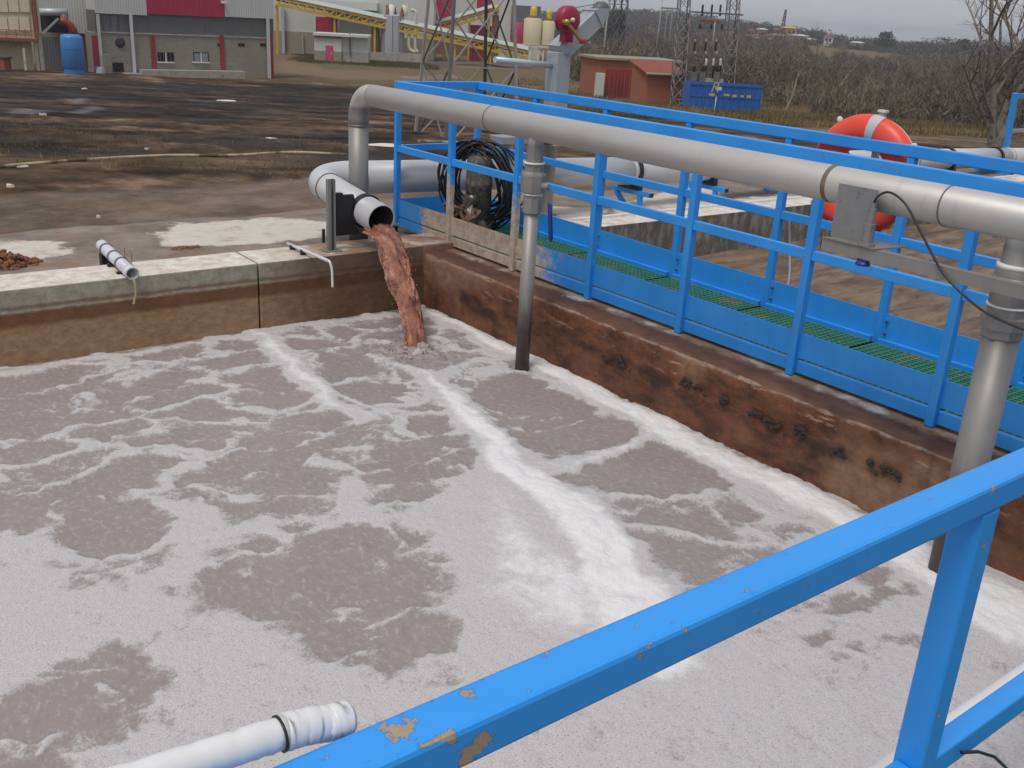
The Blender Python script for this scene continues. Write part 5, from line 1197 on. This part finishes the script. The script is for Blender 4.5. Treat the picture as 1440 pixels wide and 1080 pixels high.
wl = f.part('wall', 'orange_brick', r, MB().box((a, 0, -.5), (c, 3.2, d))); f.part('side_wall', 'orange_brick', r, MB().add([(a, 0, -.5), (a-.55, 2.6, -.5), (a-.55, 2.6, d+.5), (a, 0, d), (a+.1, 3.0, -.5), (a+.1, 3, d)], [(0, 1, 2, 3), (0, 4, 5, 3), (1, 4, 5, 2), (3, 2, 5)]))
f.part('roof', 'roof_tile', r, MB().add([(a-.3, -.35, d-.02), (c+.3, -.35, d-.02), (c+.1, 3.5, d+.75), (a-.7, 3.5, d+.75), (a-.3, -.35, d+.1), (c+.3, -.35, d+.1), (c+.1, 3.5, d+.88), (a-.7, 3.5, d+.88)], [(3, 2, 1, 0), (4, 5, 6, 7), (0, 1, 5, 4), (1, 2, 6, 5), (2, 3, 7, 6), (3, 0, 4, 7)]))
f.part('gutter', 'fascia', r, MB().tube([(a-.3, -.42, d-.02), (c+.3, -.42, d-.02)], .11, 8)); f.part('downpipe', 'fascia', r, MB().tube([(c-.9, -.1, -.2), (c-.9, -.1, d)], .04, 6))
f.box('door', 'red_paint', r, (902.5, 115, 906, 143), .8, 1.3, z0=-.2)
# ------------------------------------------------------------------ outdoor transformer portal
f = Fr(985, 147, 8, dist=84); r = f.root('substation_portal', 'lattice steel substation portal with rows of dark insulators', 'substation')
xa, xb = f.st(960, 100)[0], f.st(1030, 100)[0]; xat, xbt = f.st(965, 0)[0], f.st(1035, 0)[0]
for x0, x1 in ((xa, xat), (xb, xbt)): lattice(f, r, x0, .6, -.4, x0+(x1-x0)*1.3, .6, 11.5, .95, .75, ['lattice_grey', 'lattice_pale', 'lattice_dark'], 13, .075, .04)
for y in (18, 40, 77, 102):
    z = f.st(995, y)[1]; f.part('crossbeam', 'lattice_grey', r, MB().box((xa, -.05, z-.06), (xb+.3, .06, z+.06)))
def ins(px, y0, y1, mat, rr=.11):
    x = f.st(px, y0)[0]; z0, z1 = f.st(px, y1)[1], f.st(px, y0)[1]; p = []; n = max(4, int((z1-z0)/.12))
    for k in range(n): p += [(rr*.55, z0+(z1-z0)*k/n), (rr, z0+(z1-z0)*(k+.5)/n)]
    f.part('insulator', mat, r, MB().lathe(p+[(0, z1)], (x, -.15, 0), n=8))
for px in (988, 1001, 1013): ins(px, 6, 17, 'insulator_dark'); ins(px-1, 18.5, 23, 'insulator_dark', .1)
for px in (984, 1000, 1015): ins(px, 33, 40, 'insulator_dark')
for px in (977, 992, 1007): ins(px, 58, 72, 'insulator_dark'); ins(px, 55, 58, 'insulator_white', .06); ins(px, 72, 76, 'insulator_white', .09)
for px in (993, 1003, 1013): ins(px, 82, 92, 'insulator_white', .12); ins(px, 92, 112, 'insulator_dark', .11)
for px in (976, 988, 1008): ins(px, 92, 101, 'insulator_dark', .2); f.box('instrument_case', 'lattice_grey', r, (px-4, 101, px+4, 116), -.4, .3)
z = f.st(995, 30)[1]; f.part('fuse_bar', 'rust_steel', r, MB().box((f.st(985, 30)[0], -.1, z-.1), (f.st(1011, 30)[0], .05, z+.1))); f.part('earth_rod', 'lattice_pale', r, MB().tube([(f.st(999, 82)[0], -.3, f.st(999, 82)[1]), (f.st(1004, 30)[0], -.3, f.st(1004, 30)[1])], .05, 6))
f.box('plinth', 'plinth', r, (988, 111, 1017, 118), -.3, .8, z0=-.3)
# ------------------------------------------------------------------ blue roll-off container
f = Fr(1018, 157.5, 4); r = f.root('roll_off_container', 'blue ribbed steel skip container with faded yellow lettering', 'container')
a, b, c, d = f.rc(969, 115, 1070, 157); d = f.st(1018, 119)[1]
f.part('side', 'container_blue', r, MB().box((a, 0, .12), (c, .05, d))); f.part('side', 'container_blue', r, MB().box((a, 2.3, .12), (c, 2.35, d)))
for x in (a, c-.05): f.part('end', 'container_blue', r, MB().box((x, .05, .12), (x+.05, 2.3, d)))
f.part('floor', 'container_blue', r, MB().box((a+.05, .05, .12), (c-.05, 2.3, .2)))
for k in range(11):
    x = a+(c-a)*k/10; f.part('rib', 'container_blue', r, MB().box((x-.035, -.06, .12), (x+.035, -.003, d-.1)))
f.part('top_rim', 'container_blue', r, MB().box((a-.04, -.07, d-.1), (c+.04, -.002, d+.04))); f.part('mid_rail', 'container_blue', r, MB().box((a, -.05, d*.52), (c, -.004, d*.57))); f.part('skid', 'dark_void', r, MB().box((a+.2, .3, -.05), (c-.2, .5, .12)))
f.part('skid', 'dark_void', r, MB().box((a+.2, 1.8, -.05), (c-.2, 2, .12)))
simple('faded_yellow', (.42, .40, .16), .7)
tcu = bpy.data.curves.new('lettering', 'FONT'); tcu.body = 'R'; tcu.size = 1.05; tcu.extrude = .004; tcu.shear = .25
to = bpy.data.objects.new('lettering_curve', tcu); COL.objects.link(to); bpy.context.view_layer.update()
tm = bpy.data.meshes.new_from_object(to.evaluated_get(bpy.context.evaluated_depsgraph_get())); tm.name = 'lettering'; tm.materials.clear(); tm.materials.append(MATS['faded_yellow'])
bpy.data.objects.remove(to); bpy.data.curves.remove(tcu)
to = bpy.data.objects.new('lettering', tm); COL.objects.link(to); to.parent = r; x, z = f.st(998, 129); to.location = (x, -.072, z); to.rotation_euler = (rad(90), 0, 0)
for k, (x0, y0, x1, y1) in enumerate(((1006, 122, 1015, 127), (997, 131, 1005, 135), (1018, 132, 1026, 135), (1030, 133, 1036, 137), (1041, 134, 1046, 137), (1050, 134, 1056, 138))): f.box('faded_mark', 'faded_yellow' if k else 'pvc_light', r, (x0, y0, x1, y1), -.066, -.061)
f = Fr(1004, 160, 0); r = f.root('marker_post', 'thin white stake standing in front of the blue container', 'stake'); f.part('stake', 'frame_white', r, MB().tube([(0, 0, -.1), (.02, 0, f.st(1004, 136)[1])], .025, 6)); f.part('cap', 'lattice_pale', r, MB().lathe([(.03, 0), (.03, .06), (0, .08)], (.02, 0, f.st(1004, 136)[1]-.02), n=8))
# ------------------------------------------------------------------ houses on the hill
random.seed(21)
hs = [(1050, 50, 12, 5, 'house_wall', 'roof_tile'), (1064, 50, 13, 6, 'house_white', 'roof_tile'), (1076, 50, 9, 6, 'house_wall_pink', 'roof_tile'), (1056, 42, 12, 5, 'house_wall_pink', 'roof_tile'), (1074, 41, 10, 4, 'house_wall', 'roof_pale'), (1092, 41, 11, 6, 'house_wall_pink', 'roof_tile'),
      (1113, 39, 15, 5, 'house_yellow', 'house_yellow'), (1097, 49, 14, 6, 'house_wall', 'fascia'), (1086, 52, 9, 5, 'house_white', 'roof_tile'), (1130, 50, 13, 4, 'house_wall', 'roof_pale'), (1143, 55, 9, 4, 'house_wall', 'roof_pale'), (1165, 50, 12, 5, 'house_white', 'roof_tile'), (1209, 60, 12, 2, 'house_white', 'roof_pale'), (1344, 76, 9, 3.5, 'house_white', 'roof_pale'), (1385, 82, 9, 3, 'house_white', 'roof_tile')]
hl = ['leftmost cream house of the lower row on the hill', 'white house with red roof in the lower hill row', 'pinkish house in the middle of the lower hill row', 'leftmost pinkish house of the upper row on the hill', 'grey roofed house in the upper row on the hill', 'tall pinkish house left of the hill mast', 'yellow flat house right of the hill mast', 'long grey house below the hill mast',
      'small white house at the right of the lower hill row', 'grey walled house right of the hill village', 'small pale house at the right end of the hill village', 'white house with red roof alone right of the village', 'flat white farm building on the slope', 'small white house behind the big bare tree branches', 'farthest white house low at the right on the hill']
for (px, py, w_, h_, wm, rm), lab in zip(hs, hl):
    f = Fr(px, py+h_, random.uniform(-20, 20), dist=(405 if py > 46 else 425)+random.uniform(-4, 8)); r = f.root('hill_house', lab, 'house', 'houses on the far hill')
    a, zb2 = f.st(px-w_/2, py+h_)[0], f.st(px, py+h_)[1]; c = f.st(px+w_/2, py+h_)[0]; zt = f.st(px, py+h_*.15)[1]; zr = f.st(px, py-1.5)[1]
    f.part('wall', wm, r, MB().box((a, 0, min(zb2, 0)-1.5), (c, 7, zt))); f.part('roof', rm, r, MB().add([(a-.4, -.5, zt), (c+.4, -.5, zt), (c+.4, 7.5, zt), (a-.4, 7.5, zt), (a+.3, 3.5, zr), (c-.3, 3.5, zr)], [(0, 1, 5, 4), (2, 3, 4, 5), (1, 2, 5), (3, 0, 4), (3, 2, 1, 0)]))
    for k in range(2): x = a+(c-a)*(.3+.4*k); f.part('window', 'window_dark', r, MB().box((x-.45, -.06, zt-1.9), (x+.45, -.004, zt-.8)))
f = Fr(1102, 48, 0, dist=450); r = f.root('hill_mast', 'thin lattice radio mast on the hill among the houses', 'mast'); zt = f.st(1104, 13)[1]; lattice(f, r, 0, 4, -1, .4, 4, zt, 1.6, .5, ['lattice_grey', 'lattice_dark'], 8, .28, .12)
# ================================================================== vegetation
def blades(name, mat, P, H, Wd, lean, tone, n_per, seed, spread):
    """many thin upright triangles: P base points, each a clump"""
    rng = np.random.RandomState(seed); N = len(P); K = N*n_per
    i = np.repeat(np.arange(N), n_per); ang = rng.rand(K)*2*np.pi; rr_ = np.sqrt(rng.rand(K))*spread[i] if np.ndim(spread) else np.sqrt(rng.rand(K))*spread
    bx, by = P[i, 0]+np.cos(ang)*rr_, P[i, 1]+np.sin(ang)*rr_; bz = P[i, 2]
    hh = H[i]*(.45+.55*rng.rand(K)); ln = lean*hh*(rng.rand(K)); a2 = ang+rng.randn(K)*.7
    tx, ty, tz = bx+np.cos(a2)*ln, by+np.sin(a2)*ln, bz+hh
    z0 = bz+hh*(rng.rand(K)*.5 if lean > .3 else 0)*1.0
    bx = bx+(tx-bx)*((z0-bz)/hh)*.7; by = by+(ty-by)*((z0-bz)/hh)*.7
    wa = rng.rand(K)*np.pi; w_ = Wd[i]*(.5+rng.rand(K))
    dx, dy = np.cos(wa)*w_/2, np.sin(wa)*w_/2
    V = np.empty((K, 3, 3)); V[:, 0] = np.stack([bx-dx, by-dy, z0], -1); V[:, 1] = np.stack([bx+dx, by+dy, z0], -1); V[:, 2] = np.stack([tx, ty, tz], -1)
    tn = np.clip(tone[i]+rng.randn(K)*.13, 0, 1); F3 = np.arange(K*3).reshape(-1, 3)
    o = np_mesh(name, V.reshape(-1, 3), F3, mat, dict(tone=np.repeat(tn, 3)), False); return o
def clumps(name, mat, P, H, R_, ln, wd, tone, n_per, seed, upb=.5):
    """bushes: short twigs pointing every way, spread through each bush's volume"""
    rg = np.random.RandomState(seed); N = len(P); K = N*n_per; i = np.repeat(np.arange(N), n_per)
    th = rg.rand(K)*2*np.pi; q = rg.rand(K)**.5; zz_ = rg.rand(K); prof = np.sqrt(np.clip(1-(zz_-.35)**2/.45, .05, 1))
    c = np.stack([P[i, 0]+np.cos(th)*q*R_[i]*prof, P[i, 1]+np.sin(th)*q*R_[i]*prof, P[i, 2]+zz_*H[i]], -1)
    d = rg.randn(K, 3); d[:, 2] = np.abs(d[:, 2])+upb; d /= np.linalg.norm(d, axis=1)[:, None]; L_ = (ln[i]*(.5+rg.rand(K)))[:, None]
    w_ = np.cross(d, rg.randn(K, 3)); w_ /= np.linalg.norm(w_, axis=1)[:, None]+1e-9; w_ *= (wd[i]*(.5+rg.rand(K)))[:, None]
    V = np.empty((K, 3, 3)); V[:, 0] = c-d*L_/2-w_/2; V[:, 1] = c-d*L_/2+w_/2; V[:, 2] = c+d*L_/2
    return np_mesh(name, V.reshape(-1, 3), np.arange(K*3).reshape(-1, 3), mat, dict(tone=np.repeat(np.clip(tone[i]+rg.randn(K)*.14, 0, 1), 3)), False)
def scatter(n, seed, u0, u1, px0, px1, keep=None, geo=True):
    rng = np.random.RandomState(seed); u = u0*(u1/u0)**rng.rand(n) if geo else u0+(u1-u0)*rng.rand(n); a = px0+(px1-px0)*rng.rand(n)
    v = u*(a-720)/FPX*1.0/math.cos(PITCH)*1.0; X = CAM[0]+u*HX+v*HY; Y = CAM[1]+u*HY-v*HX
    k = np.ones(n, bool) if keep is None else keep(u, v, a, X, Y)
    X, Y, u, a = X[k], Y[k], u[k], a[k]; return np.stack([X, Y, gz(X, Y)], -1), u, a
rng = np.random.RandomState(5)
dens = lambda X, Y, s: fbm(X*.05, Y*.05, 4, s)
# brown thicket on the right
P, u, a = scatter(3600, 1, 62, 340, 1010, 1700, lambda u, v, a, X, Y: ((u > 98) | (a > 1085)) & (dens(X, Y, 3) > -.22) & (u > 64+18*np.clip((1350-a)/250, 0, 1)))
n_ = len(P); Hh = (.9+2.4*rng.rand(n_)**1.6)*(.75+.75*sstep(1150, 1350, a))*(1+.3*sstep(120, 300, u)); T_ = .52+.6*dens(P[:, 0]*1.7, P[:, 1]*1.7, 8)+.14*rng.randn(n_)-.1*sstep(1250, 1350, a)
o = clumps('scrub_thicket', 'scrub', P, Hh, .45*Hh+.4, .55+.003*u, .028+.0004*u, T_, 90, 2, .7); tag(o, 'dense brown leafless scrub covering the slope on the right', 'scrub', kind='stuff')
P, u, a = scatter(1800, 4, 112, 360, 770, 1060, lambda u, v, a, X, Y: (dens(X, Y, 3) > -.3) & (u > 118))
n_ = len(P); Hh = (1.2+3.2*rng.rand(n_))*(1+.35*sstep(180, 330, u)); T_ = .48+.6*dens(P[:, 0]*1.7, P[:, 1]*1.7, 18)+.12*rng.randn(n_)
o = clumps('scrub_belt', 'scrub', P, Hh, .42*Hh+.5, .6+.003*u, .03+.0004*u, T_, 80, 3, .7); tag(o, 'brown scrub belt behind the brick huts and pylons', 'scrub', kind='stuff')
P, u, a = scatter(2600, 6, 330, 540, 560, 1700, lambda u, v, a, X, Y: (dens(X*.6, Y*.6, 13) > -.16) & ~((a > 1040) & (a < 1185) & (u < 436)))
n_ = len(P); Hh = (1.6+3.4*rng.rand(n_))*(1+.7*sstep(1180, 1230, a)*(1-sstep(1300, 1400, a))); T_ = .55+.7*dens(P[:, 0], P[:, 1], 28)+.15*rng.randn(n_)
o = clumps('hill_woods', 'haze_tinted_wood', P, Hh, .7*Hh+.8, .8+0*u, .38+0*u, T_, 80, 4, .3); tag(o, 'dark woods and hedges covering the far hill', 'woods', kind='stuff')
P, u, a = scatter(160, 16, 396, 425, 1040, 1185); n_ = len(P)
o = clumps('garden_shrubs', 'haze_tinted_wood', P, 1.0+1.6*rng.rand(n_), 1.2+rng.rand(n_), .6+0*u, .3+0*u, .6+.2*rng.rand(n_), 60, 14, .1); tag(o, 'dark shrubs between the houses on the hill', 'shrubs', kind='stuff')
P, u, a = scatter(1100, 9, 600, 760, 500, 1300); n_ = len(P); Hh = 3+4*rng.rand(n_)
o = clumps('ridge_woods', 'haze_tinted_wood', P, Hh, .8*Hh+1.5, 1.5+0*u, .8+0*u, .55+.15*rng.randn(n_), 60, 6, .1); tag(o, 'wooded ridge on the skyline, tinted bluish for haze', 'woods', kind='stuff')
# dry grass
P, u, a = scatter(5200, 11, 46, 120, 700, 1500, lambda u, v, a, X, Y: dens(X*3, Y*3, 5) > -.05)
o = blades('dry_grass', 'dry_grass', P, .22+.25*rng.rand(len(P)), .05+0*u, .5, .45+.6*dens(P[:, 0]*2, P[:, 1]*2, 4), 26, 8, .8); tag(o, 'tussocky dry grass in the field beyond the walkway', 'grass', kind='stuff')
P, u, a = scatter(260, 12, 11.8, 17, -60, 470, lambda u, v, a, X, Y: (np.abs(fbm(X*.4, Y*.4, 3, 2)) < .22) & (Y > 2.9))
o = blades('bank_grass', 'dry_grass', P, .05+.07*rng.rand(len(P)), .008+0*u, .8, .3+.25*rng.rand(len(P)), 14, 9, .2); tag(o, 'sparse dead grass on the low bank by the track', 'grass', kind='stuff')
P, u, a = scatter(700, 14, 128, 150, 425, 600); o = blades('verge_grass', 'dry_grass', P, .2+.15*rng.rand(len(P)), .1+0*u, .5, .05+.1*rng.rand(len(P)), 20, 10, 1.2); tag(o, 'green grass verge in front of the pump house', 'grass', kind='stuff')
# bare trees
def bare_tree(name, label, base, h, r0, seed, mat, twig, lean=(0, 0), levels=4, spread=.55, nb=(3, 5), first=.18, multi=1):
    rnd = random.Random(seed); root = empty(name, base, label, 'tree', 'bare trees'); tr = MB(); tw = MB(); B0 = Vector(base)
    def grow(p, d, L, r_, lev):
        n = 5 if lev == 0 else 4; pts = [p]; rs = [r_]; q = p.copy(); dd = d.copy()
        for i in range(n):
            dd = (dd+Vector((rnd.uniform(-1, 1), rnd.uniform(-1, 1), rnd.uniform(-.3, .6)))*(.10 if lev == 0 else .17)).normalized()
            q = q+dd*(L/n); pts.append(q.copy()); rs.append(r_*(1-.62*(i+1)/n))
        (tr if lev <= 1 else tw).tube(pts, rs, 8 if lev == 0 else (5 if lev == 1 else 3), cap=False)
        if lev >= levels: return
        k = rnd.randint(*nb)+(2 if lev == 0 else 0)
        for j_ in range(k):
            t = first+(1-first)*(j_+rnd.random())/k if lev == 0 else .25+.75*(j_+rnd.random())/k
            t = min(t, .98); i = min(int(t*n), n-1); pp_ = pts[i].lerp(pts[i+1], t*n-i)
            dr = (pts[i+1]-pts[i]).normalized(); sd_ = dr.orthogonal().normalized(); sd_.rotate(Matrix.Rotation(rnd.uniform(0, 6.28), 3, dr))
            nd_ = (dr*rnd.uniform(.6, 1.0)+sd_*spread*rnd.uniform(.6, 1.3)+Vector((0, 0, .18))).normalized()
            grow(pp_, nd_, L*rnd.uniform(.42, .66)*(1-.25*t), rs[i]*rnd.uniform(.42, .6), lev+1)
    for k in range(multi):
        d = Vector((lean[0]+(rnd.uniform(-.2, .2) if multi > 1 else 0), lean[1]+(rnd.uniform(-.2, .2) if multi > 1 else 0), 1)).normalized(); grow(Vector(base)-Vector((0, 0, .2)), d, h*.62*(1 if k == 0 else rnd.uniform(.7, 1)), r0*(1 if k == 0 else .7), 0)
    tr.build('trunk', mat, root); tw.build('crown', twig, root); return root
RTv = np.array([HY, -HX])
def tb(px, py, d=None):
    if d is None: return ghit(px, py)
    q = ray(px, py); P = CAM+q*(d/(q[0]*HX+q[1]*HY)); P[2] = gz(P[0], P[1]); return P
bare_tree('bare_tree', 'large forked bare tree by the pipeline at the right edge', tb(1394, 212), 10.5, .19, 15, 'bark_pale', 'twig_brown', (-.06, .04), 4, .85, (5, 6), .12, 3)
bare_tree('bare_tree', 'pale thin leaning birch right of the blue container', tb(1108, 124, 90), 6.2, .10, 3, 'bark_pale', 'twig_brown', (.35*RTv[0], .35*RTv[1]), 3, .4)
bare_tree('bare_tree', 'slender pale bare tree left of the lifebuoy top', tb(1164, 160), 7.0, .10, 9, 'bark_pale', 'twig_brown', (.12*RTv[0], .12*RTv[1]), 3, .4)
bare_tree('bare_tree', 'thin bare tree above the lifebuoy', tb(1206, 152, 88), 6.0, .09, 12, 'bark_pale', 'twig_brown', (.2*RTv[0], .2*RTv[1]), 3, .45)
bare_tree('bare_tree', 'bare sapling in the scrub right of the lifebuoy', tb(1236, 150, 84), 4.2, .07, 22, 'bark_grey', 'twig_brown', (.25*RTv[0], .2*RTv[1]), 3, .5)
bare_tree('bare_tree', 'dark bare tree in the thicket left of the big tree', tb(1330, 165, 78), 6.5, .11, 31, 'bark_grey', 'twig_brown', (0, 0), 3, .55, (4, 5))
bare_tree('bare_tree', 'grey bare tree at the far right behind the blue rail', tb(1440, 190, 60), 7.5, .13, 37, 'bark_grey', 'twig_brown', (.05, 0), 3, .5, (4, 5))
bare_tree('bare_tree', 'bare tree silhouetted right of the substation portal', tb(1042, 70, 230), 11, .14, 41, 'bark_grey', 'twig_brown', (0, 0), 3, .5, (4, 5), .3)
bare_tree('bare_tree', 'round topped bare tree left of the double utility pole', tb(912, 70, 260), 12, .15, 43, 'bark_grey', 'twig_brown', (0, 0), 3, .5, (4, 6), .35)
bare_tree('bare_tree', 'tall wispy bare tree on the skyline beyond the hill houses', tb(1150, 70, 250), 12, .13, 47, 'bark_grey', 'twig_brown', (0, 0), 3, .35, (3, 5), .35)
bare_tree('bare_tree', 'pale bare sapling between davit and far pylon', tb(835, 92, 150), 6.5, .09, 53, 'bark_pale', 'twig_brown', (.05, 0), 3, .4)
bare_tree('bare_tree', 'second pale bare sapling left of the far pylon', tb(850, 95, 140), 6, .09, 59, 'bark_pale', 'twig_brown', (.1, .1), 3, .4)
# evergreens on the skyline
def evergreen(label, px, d, h, w_, seed):
    b = tb(px, 60, d); r = empty('evergreen_tree', b, label, 'tree', 'dark evergreens'); MB().tube([b, b+np.array([0, 0, h*.5])], [.25, .12], 8).build('trunk', 'bark_grey', r)
    rg = np.random.RandomState(seed); K = 900; th = rg.rand(K)*6.283; zz_ = .2+.8*rg.rand(K); R_ = w_*np.sqrt(rg.rand(K))*(1.1-zz_*.75); c = np.stack([b[0]+np.cos(th)*R_, b[1]+np.sin(th)*R_, b[2]+h*zz_], -1)
    V = (c[:, None, :]+rg.randn(K, 3, 3)*.35).reshape(-1, 3); o = np_mesh('crown', V, np.arange(K*3).reshape(-1, 3), 'haze_tinted_wood', dict(tone=np.repeat(np.clip(rg.rand(K)*.4, 0, 1), 3)), False); o.parent = r; o.matrix_parent_inverse = r.matrix_basis.inverted(); return r
evergreen('dark evergreen on the skyline behind the far pylon', 866, 260, 9.5, 4.0, 1); evergreen('dark evergreen left of the far pylon', 852, 255, 8.2, 4.5, 2); evergreen('dark evergreen bush beside the white shed', 806, 150, 3.4, 1.8, 3)
evergreen('dark round tree at the right end of the hill', 1355, 380, 7.5, 5.0, 4); evergreen('dark evergreen clump on the hill top', 1245, 420, 7, 6, 5)
# ================================================================== things lying in the yard
pts = [ghit(x, y)+np.array([0, 0, .012+.012*math.sin(x*.05)]) for x, y in ((-60, 242), (0, 236), (60, 231), (120, 226), (190, 222), (250, 220), (330, 219), (410, 217), (485, 218))]
o = MB().tube(spline(pts, 6), .024, 8).build('ground_hose', 'hose_straw', None, org=pts[0]); tag(o, 'long straw coloured hose lying across the yard behind the track', 'hose')
random.seed(33)
labs = ['white plastic scrap left of the hose', 'pinkish scrap in the black soil on the left', 'white board lying in the mud below the hall corner', 'crumpled white sheet beside the riser pipe', 'small white scrap above the hose middle', 'white scrap near the elbow of the steel pipe', 'white cover slab on the ground behind the walkway end', 'yellowish plank behind the walkway end', 'pale stone on the grey track at the left', 'white scrap beyond the red bank', 'second small white scrap above the hose', 'tiny white scrap left of the blue puddle']
for (px, py, w_, d_, h_), lab in zip(((30, 234, .2, .1, .01), (61, 163, .16, .12, .07), (318, 142, 1.0, .7, .02), (383, 196, .3, .2, .03), (300, 211, .08, .07, .015), (480, 205, .3, .1, .02), (542, 208, .9, .8, .03), (620, 201, 1.2, .2, .04), (139, 306, .05, .04, .02), (14, 262, .1, .06, .02), (206, 209, .07, .06, .015), (119, 125, .25, .2, .03)), labs):
    b = ghit(px, py); n = 7; sh = [(math.cos(a)*w_/2*random.uniform(.75, 1.1), math.sin(a)*d_/2*random.uniform(.75, 1.1)) for a in np.linspace(0, 6.283, n+1)[:-1]]
    vs = [(b[0]+x*HY+y*HX, b[1]-x*HX+y*HY, b[2]-.02) for x, y in sh]+[(b[0]+x*.9*HY+y*.9*HX, b[1]-x*.9*HX+y*.9*HY, b[2]+h_*random.uniform(.6, 1.3)) for x, y in sh]
    o = MB().add(vs, [tuple(range(n, 2*n))]+[(i, (i+1) % n, (i+1) % n+n, i+n) for i in range(n)]).build('yard_scrap', 'hose_straw' if 'plank' in lab else 'scrap_white', None, org=b); tag(o, lab, 'scrap', 'litter in the yard')
def clods(name, label, px, py, R_, n, hmax, seed, sq=1.0):
    rnd = random.Random(seed); b = at(px, py, 2, -.1); mb = MB()
    for k in range(n):
        a, q = rnd.uniform(0, 6.28), R_*math.sqrt(rnd.random()); c = Vector((b[0]+math.cos(a)*q, b[1]+math.sin(a)*q*sq, b[2]+hmax*(1-q/R_)*rnd.uniform(.3, 1))); s_ = rnd.uniform(.008, .034)*(.6+R_)
        ico = [(0, 0, 1), (.9, 0, .45), (.28, .85, .45), (-.72, .53, .45), (-.72, -.53, .45), (.28, -.85, .45), (.72, .53, -.45), (-.28, .85, -.45), (-.9, 0, -.45), (-.28, -.85, -.45), (.72, -.53, -.45), (0, 0, -1)]
        mb.add([c+Vector(p)*s_*rnd.uniform(.65, 1.25) for p in ico], [(0, 1, 2), (0, 2, 3), (0, 3, 4), (0, 4, 5), (0, 5, 1), (1, 6, 2), (2, 6, 7), (2, 7, 3), (3, 7, 8), (3, 8, 4), (4, 8, 9), (4, 9, 5), (5, 9, 10), (5, 10, 1), (1, 10, 6), (6, 11, 7), (7, 11, 8), (8, 11, 9), (9, 11, 10), (10, 11, 6)])
    o = mb.build(name, 'clod', None, org=b); return tag(o, label, 'dirt', kind='stuff')
clods('dirt_heap', 'heap of red brown clods behind the back wall at the left', -14, 376, .36, 260, .16, 1, .5)
clods('dirt_crumbs', 'scattered red clods on the apron in the middle', 262, 350, .13, 60, .012, 2, .5)
clods('dirt_crumbs', 'earth crumbs beside the thin dosing tube', 408, 352, .12, 40, .004, 3, .5)

# ================================================================== thin wet air
hm, hn, hb_ = newmat('haze_air'); hn.nodes.remove(hb_); pv = hn.nodes.new('ShaderNodeVolumePrincipled'); pv.inputs['Color'].default_value = (.86, .9, .97, 1); pv.inputs['Density'].default_value = .00045; pv.inputs['Anisotropy'].default_value = .2
hn.links.new(pv.outputs[0], [x for x in hn.nodes if x.type == 'OUTPUT_MATERIAL'][0].inputs['Volume'])
o = MB().box((-3700, -3700, -24), (3700, 3700, 26)).build('haze', 'haze_air'); tag(o, 'thin grey haze in the air', 'haze', kind='stuff')
